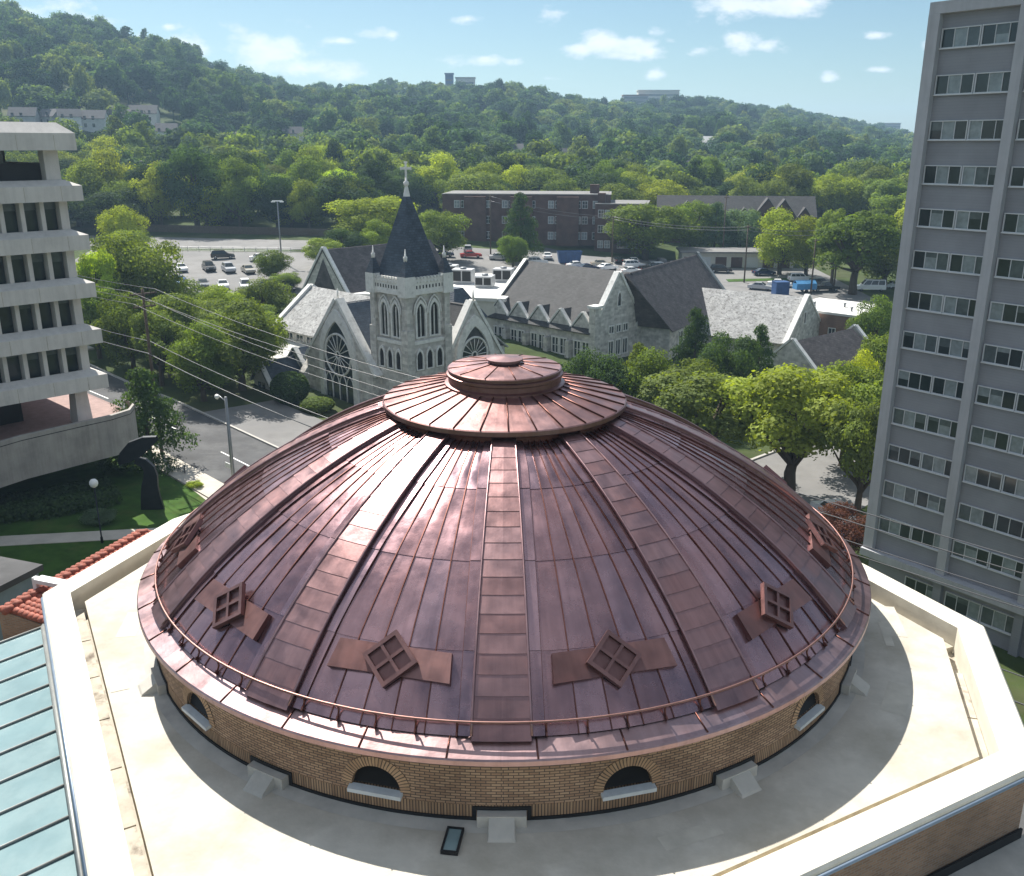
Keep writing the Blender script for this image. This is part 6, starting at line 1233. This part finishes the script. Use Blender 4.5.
CARS = [  # kind, colour, x, y, heading (deg), label
 ('suv', BLK, -57.3, 147.5, -62, 'black estate parked at the left of the back row in the left car park'), ('suv', SIL, -53.2, 146.2, -62, 'silver car parked in the middle of the back row in the left car park'), ('sedan', TAN, -49.3, 145.4, -62, 'beige sedan at the right end of the back row in the left car park'), ('sedan', WHT, -62.4, 147.0, -62, 'white car half hidden by leaves at the left of the back row'), ('sedan', WHT, -67.0, 148.5, -62, 'white car mostly behind the dense left tree'),
 ('sedan', WHT, -49.8, 131.0, -70, 'white sedan at the left of the front row in the left car park'), ('suv', WHT, -45.6, 130.0, -70, 'white car second in the front row of the left car park'), ('sedan', NVY, -41.7, 129.0, -62, 'dark blue sedan third in the front row of the left car park'), ('suv', BLK, -38.2, 128.6, -62, 'black car at the right end of the front row in the left car park'), ('pickup', BLU, -58.0, 132.5, -80, 'bright blue pickup by the bushes of the left car park'),
 ('suv', SIL, -45.2, 144.5, -62, 'silver car right of the beige sedan in the back row of the left car park'), ('sedan', GRY, -53.5, 131.8, -70, 'dark grey sedan left of the white pair in the left car park'), ('sedan', WHT, -50.2, 158.5, 20, 'white sedan at the far edge of the left car park by the rail fence'), ('suv', BLK, -58.5, 160.5, 20, 'black car at the far edge of the left car park by the rail fence'),
 ('sedan', NVY, -14.5, 171, 5, 'blue car parked beside the foot of the brick apartments'), ('sedan', RED, -8.6, 172.0, 8, 'red car parked on the left of the middle car park'), ('sedan', SIL, -2.4, 171.5, 6, 'silver sedan between red and white cars in the middle car park'), ('suv', WHT, 5.5, 168.0, 6, 'white estate parked just left of the blue skip'), ('sedan', TAN, 19.5, 171.0, 4, 'tan sedan right of the blue skip'), ('sedan', WHT, 20.3, 167.0, 30, 'white sedan nearest the parish hall ridge'), ('sedan', NVY, 16.0, 165.0, 20, 'dark car roof showing over the parish hall ridge'), ('suv', WHT, 26.5, 171.5, 10, 'white car in the middle of the crowded rows'), ('pickup', BLK, 30.0, 168.5, 15, 'black pickup among white cars in the crowded rows'), ('sedan', WHT, 25.2, 164.5, 12, 'white sedan at the front of the crowded rows'), ('suv', WHT, 32.0, 171.0, 14, 'white estate at the right of the crowded rows'), ('sedan', SIL, 35.5, 169.5, 10, 'silver car at the back right of the crowded rows'), ('suv', WHT, 36.5, 172.0, 0, 'white estate under the full green tree'),
 ('sedan', SIL, 41.8, 170.5, -10, 'silver car parked before the left garage doors'), ('suv', BLK, 44.6, 168.4, -10, 'black car parked before the garage row'), ('sedan', NVY, 53.0, 165.5, 8, 'dark blue car in front of the middle garage doors'), ('sedan', SIL, 48.5, 150.5, -25, 'grey sedan at the left of the right hand rank'), ('sedan', WHT, 53.0, 153.5, -15, 'white sedan next to the grass strip'), ('suv', WHT, 58.5, 158.5, 0, 'white estate at the back of the right hand rank'), ('van', WHT, 69.5, 149.5, 172, 'white passenger van facing left by the transformer pole'), ('pickup', BLK, 60.5, 149.0, 10, 'black pickup in front of the white van'), ('suv', GRY, 61.0, 153.4, 8, 'dark grey car between white estate and black pickup'), ('sedan', SIL, 75.5, 152.0, 5, 'silver sedan behind the transformer pole'), ('sedan', BLK, 84, 151, 5, 'black car in tree shade at the far right of the road'),
 ('sedan', WHT, 8.0, 176.5, 92, 'white sedan nosed in behind the white estate left of the skip'), ('suv', SIL, -9.5, 178.0, 92, 'silver estate at the back left of the middle car park'), ('sedan', BLK, 23.5, 176.8, 95, 'black sedan under the right end of the brick apartments'), ('sedan', WHT, 27.0, 176.6, 95, 'white sedan beside the black one at the back of the crowded rows'), ('suv', GRY, 33.0, 176.2, 95, 'dark grey car at the back right of the middle car park'), ('sedan', RED, 39.0, 170.2, 100, 'red sedan between the two car parks'), ('sedan', WHT, 14.0, 167.2, 15, 'white sedan right of the skip, half behind the hall roof'), ('sedan', SIL, -18.5, 176.0, 92, 'silver sedan behind the spire at the left of the middle car park'),
 ('suv', WHT, 27.6, 43.5, 100, 'white car parked under the largest street tree'), ('sedan', BLU, 25.6, 40.0, 100, 'blue car beneath the street trees right of the dome')]
for kind, c, x, y, rz, lab in CARS:
    if kind not in PR: PR[kind] = t = car_proto(kind, c); first = True
    else: first = False
    if first:
        t.location = (x, y, h(x, y)+.07); t.rotation_euler.z = R(rz); t['label'] = lab; t['group'] = 'parked cars'
        for ch in t.children:
            if ch.name.startswith(('body', 'mirror')): ch.color = (*c, 1)
    else: dup(PR[kind], (x, y, h(x, y)+.07), R(rz), None, lab, 'parked cars', (*c, 1))
sk = thing('blue_skip', 'blue metal skip standing in front of the brick apartments', 'skip', (12.6, 172.5, h(12.6, 172.5)+.06), R(5)); mb = MB(); mb.mesh([(-2.2, -1, .1), (2.2, -1, .1), (2.2, 1, .1), (-2.2, 1, .1), (-2.6, -1.2, 2.6), (2.6, -1.2, 2.6), (2.6, 1.2, 2.6), (-2.6, 1.2, 2.6)], [(0, 1, 5, 4), (1, 2, 6, 5), (2, 3, 7, 6), (3, 0, 4, 7), (0, 3, 2, 1)])
mb.build('bin', M['blue'], sk); mb = MB()
for x in (-2, -.7, .7, 2): mb.bx(x-.07, x+.07, -1.28, -1.1, .3, 2.5)
mb.bx(-2.7, 2.7, -1.3, -1.18, 2.5, 2.65); mb.build('ribs', M['blue'], sk)
tt_ = thing('blue_trailer', 'bright blue covered trailer beside the black pickup', 'trailer', (56.3, 148.0, h(56, 148)+.06), R(8)); mb = MB(); mb.bx(-2, 2, -1, 1, .6, 1.7); mb.prism([(-2, -1, 1.705), (2, -1, 1.705), (2, 0, 2.3), (-2, 0, 2.3)], (0, .08, 0)); mb.prism([(-2, 0, 2.3), (2, 0, 2.3), (2, 1, 1.705), (-2, 1, 1.705)], (0, -.08, 0)); mb.build('cover', mat('blue_tarp', (.06, .24, .48), .6, 0, .1, 2), tt_)
for s in (-1, 1): mb = MB(); mb.tube([(0, s*.95-.1, .33), (0, s*.95+.1, .33)], .33, 12); mb.build('wheel', M['tyre'], tt_)
bb = thing('blue_container', 'square dark blue container left of the covered trailer', 'container', (51.0, 145.6, h(51, 145.6)+.06), R(8)); mb = MB(); mb.bx(-1.3, 1.3, -1.1, 1.1, .1, 2.4); mb.build('bin', M['blue'], bb); mb = MB(); mb.bx(-1.36, 1.36, -1.16, 1.16, 2.4, 2.52); mb.build('lid', M['blue'], bb)
# ------------------------------------------------------------------ street furniture
def pole(name, label, x, y, ht, arms, m='wood', cat='utility pole', extra=None, rz=A+math.pi/2):
    t = thing(name, label, cat, (x, y, h(x, y)-.1), rz); mb = MB(); mb.tube([(0, 0, 0), (0, 0, ht)], [.17, .11], 10); mb.build('post', M[m], t)
    for z, w in arms:
        mb = MB(); mb.bx(-w/2, w/2, -.14, -.02, z-.06, z+.06)
        for s in (-1, -.6, .6, 1): mb.tube([(s*w*.46, -.08, z+.06), (s*w*.46, -.08, z+.2)], .045, 6)
        mb.build('crossarm', M['wood'], t)
    return t
p1 = pole('utility_pole', 'brown utility pole with crossarm rising beside the dark evergreen', *wl(1.6, -4.7), 15.3, [(14.9, 2.4), (13.8, 2.0)])
p2 = pole('street_light_pole', 'grey pole with small street lamp at the road left of the dome', *wl(14.2, -4.7), 8.6, [], 'steel', 'street light')
mb = MB(); mb.tube([(0, 0, 8.2), (0, 1.0, 8.5), (0, 1.2, 8.45)], .045, 6); arm = mb.build('lamp_arm', M['steel'], p2); mb = MB(); mb.tube([(0, 1.1, 8.42), (0, 1.4, 8.36), (0, 1.6, 8.3)], [.1, .22, .12], 8); mb.build('lamp_head', M['globe'], arm)
mb = MB(); mb.bx(-.03, .03, .2, 1.1, 2.5, 2.9); mb.build('street_sign', M['globe'], p2)
p3 = pole('transformer_pole', 'twin pole carrying two pale transformer drums by the right road', 62.6, 150.0, 12.6, [(12.2, 2.2)])
mb = MB(); mb.tube([(-1.4, .2, 0), (-.2, 0, 11)], [.16, .11], 8); mb.build('brace_pole', M['wood'], p3)
for s in (-.55, .55): mb = MB(); mb.tube([(s, -.5, 9.6), (s, -.5, 11.4)], .42, 12); mb.tube([(s, -.5, 11.4), (s, -.5, 11.6)], [.42, .1], 12); mb.build('transformer', M['sill'], p3)
pole('utility_pole', 'plain brown pole standing on the grass strip before the garages', 47.0, 157.5, 11.5, [(11.1, 2.0)])
pole('utility_pole', 'thin tall pole in front of the gabled terrace', 48.0, 183.0, 14.5, [(14, 1.6)])
pole('utility_pole', 'pole beside the blue trailer', 57.0, 146.2, 10.5, [(10.1, 2.0)])
pole('utility_pole', 'brown pole before the middle of the brick apartments', -4.5, 178.0, 13.0, [(12.6, 2.0)])
pole('utility_pole', 'short pole before the right end of the brick apartments', 22.0, 174.0, 10.5, [(10.2, 2.2)])
lt = pole('floodlight_pole', 'tall thin floodlight pole at the right of the left car park', -45.6, 156.5, 12.0, [], 'steel', 'light pole', rz=0)
mb = MB(); mb.bx(-1.0, 1.0, -.12, .12, 11.9, 12.1)
for s in (-.85, .85): mb.bx(s-.35, s+.35, -.3, .3, 11.75, 11.89)
mb.build('floodlight', M['globe'], lt)
lp = thing('globe_lamp', 'slim black lamp post with white globe on the shaded lawn', 'lamp post', (-29.0, 31.0, h(-29, 31)))
mb = MB(); mb.tube([(0, 0, 0), (0, 0, .5), (0, 0, .55), (0, 0, 4.3)], [.1, .09, .055, .045], 10); mb.build('post', M['bronze'], lp); mb = MB(); mb.lathe([(.06, 4.25), (.22, 4.36), (.30, 4.55), (.28, 4.72), (.17, 4.86), (.01, 4.9)], 20, smooth=True); mb.build('globe', M['globe'], lp)
# bronze sculpture on the lawn
sc_ = thing('bronze_sculpture', 'dark abstract bronze sculpture, a curving stem under a leaning fin, on the lawn', 'sculpture', (-28.2, 37.6, h(-28.2, 37.6)), R(10))
def ribbon(name, cl, ws, th_):
    mb = MB(); n = len(cl); Lp, Rp = [], []
    for i, (x, z) in enumerate(cl):
        a = Vector((cl[min(i+1, n-1)][0]-cl[max(i-1, 0)][0], 0, cl[min(i+1, n-1)][1]-cl[max(i-1, 0)][1])).normalized(); q = Vector((-a.z, 0, a.x))*ws[i]; Lp.append(Vector((x, 0, z))+q); Rp.append(Vector((x, 0, z))-q)
    for y0, y1 in ((-th_, th_),):
        for i in range(n-1):
            F = lambda p, y: Vector((p.x, y, p.z))
            mb.face([F(Lp[i], y0), F(Rp[i], y0), F(Rp[i+1], y0), F(Lp[i+1], y0)]); mb.face([F(Lp[i+1], y1), F(Rp[i+1], y1), F(Rp[i], y1), F(Lp[i], y1)])
            mb.face([F(Lp[i], y0), F(Lp[i+1], y0), F(Lp[i+1], y1), F(Lp[i], y1)]); mb.face([F(Rp[i+1], y0), F(Rp[i], y0), F(Rp[i], y1), F(Rp[i+1], y1)])
    return mb.build(name, M['bronze'], sc_)
ribbon('stem', [(.35, 0), (.3, 1.0), (.35, 2.0), (.5, 2.8), (.45, 3.4), (.1, 3.9), (-.5, 4.1)], [.85, .72, .6, .5, .42, .34, .22], .22)
ribbon('fin', [(-1.7, 3.9), (-1.2, 4.4), (-.4, 5.0), (.5, 5.5), (1.3, 5.8)], [.1, .5, .7, .5, .15], .2)
# overhead wires
def wire(label, pts, r=.03, sag=.5):
    P = []
    for p, q in zip(pts, pts[1:]):
        p, q = Vector(p), Vector(q)
        for i in range(13):
            u = i/12; c = p.lerp(q, u); c.z -= sag*4*u*(1-u); P.append(c)
    mb = MB(); o = P[0].copy(); mb.tube([p-o for p in P], r, 5); tag(mb.build('power_line', M['wire'], None, o), label, 'power line', 'power lines along the street')
z1 = h(*wl(1.6, -4.7)); labs = ['topmost power line on the outer end of the pole crossarm', 'top power line on the street side end of the pole crossarm', 'power line on the lower crossarm, outer end', 'power line on the lower crossarm, street side', 'lower communication cable on the street pole', 'lowest thick communication cable on the street pole']
for lab, db, zz, zr, r in zip(labs, (-1.1, 1.1, -.9, .9, .18, -.18), (15.1, 15.1, 14.0, 14.0, 10.6, 9.6), (18.6, 18.6, 17.2, 17.2, 14.2, 13.2), (.022, .022, .02, .02, .026, .034)):
    wire(lab, [(*wl(-46, -4.7+db), z1+zz+.8), (*wl(1.6, -4.7+db), z1+zz), (*wl(46, -4.6+db*.6), zr-.2), (*wl(96, -4.6+db*.6), zr-1)], r, .7)
for k, (a0, a1, z_) in enumerate(((-62, -25, 9.4), (-62, -22, 8.6))):
    wire(['high cable from the brick apartment poles across the car park', 'low cable from the brick apartment poles across the car park'][k], [(-4.5, 178, h(-4.5, 178)+12.5-k), (22, 174, h(22, 174)+10.2-k*.5), (47, 157.5, h(47, 157.5)+11-k*.6), (62.6, 150, h(62.6, 150)+12-k)], .035, .8)
# ------------------------------------------------------------------ haze
hm = bpy.data.materials.new('haze'); hm.use_nodes = True; n = hm.node_tree.nodes; l = hm.node_tree.links; n.clear(); pv = n.new('ShaderNodeVolumePrincipled'); pv.inputs['Color'].default_value = (.50, .74, 1.0, 1); pv.inputs['Density'].default_value = .00025; pv.inputs['Anisotropy'].default_value = .2
on = n.new('ShaderNodeOutputMaterial'); l.new(pv.outputs[0], on.inputs['Volume'])
zmin, zmax = float(ZZ.min())-1, 150
mb = MB(); mb.bx(-1305, 1305, -165, 3110, zmin, zmax); ho = mb.build('haze', hm); tag(ho, None, None, None, 'stuff')
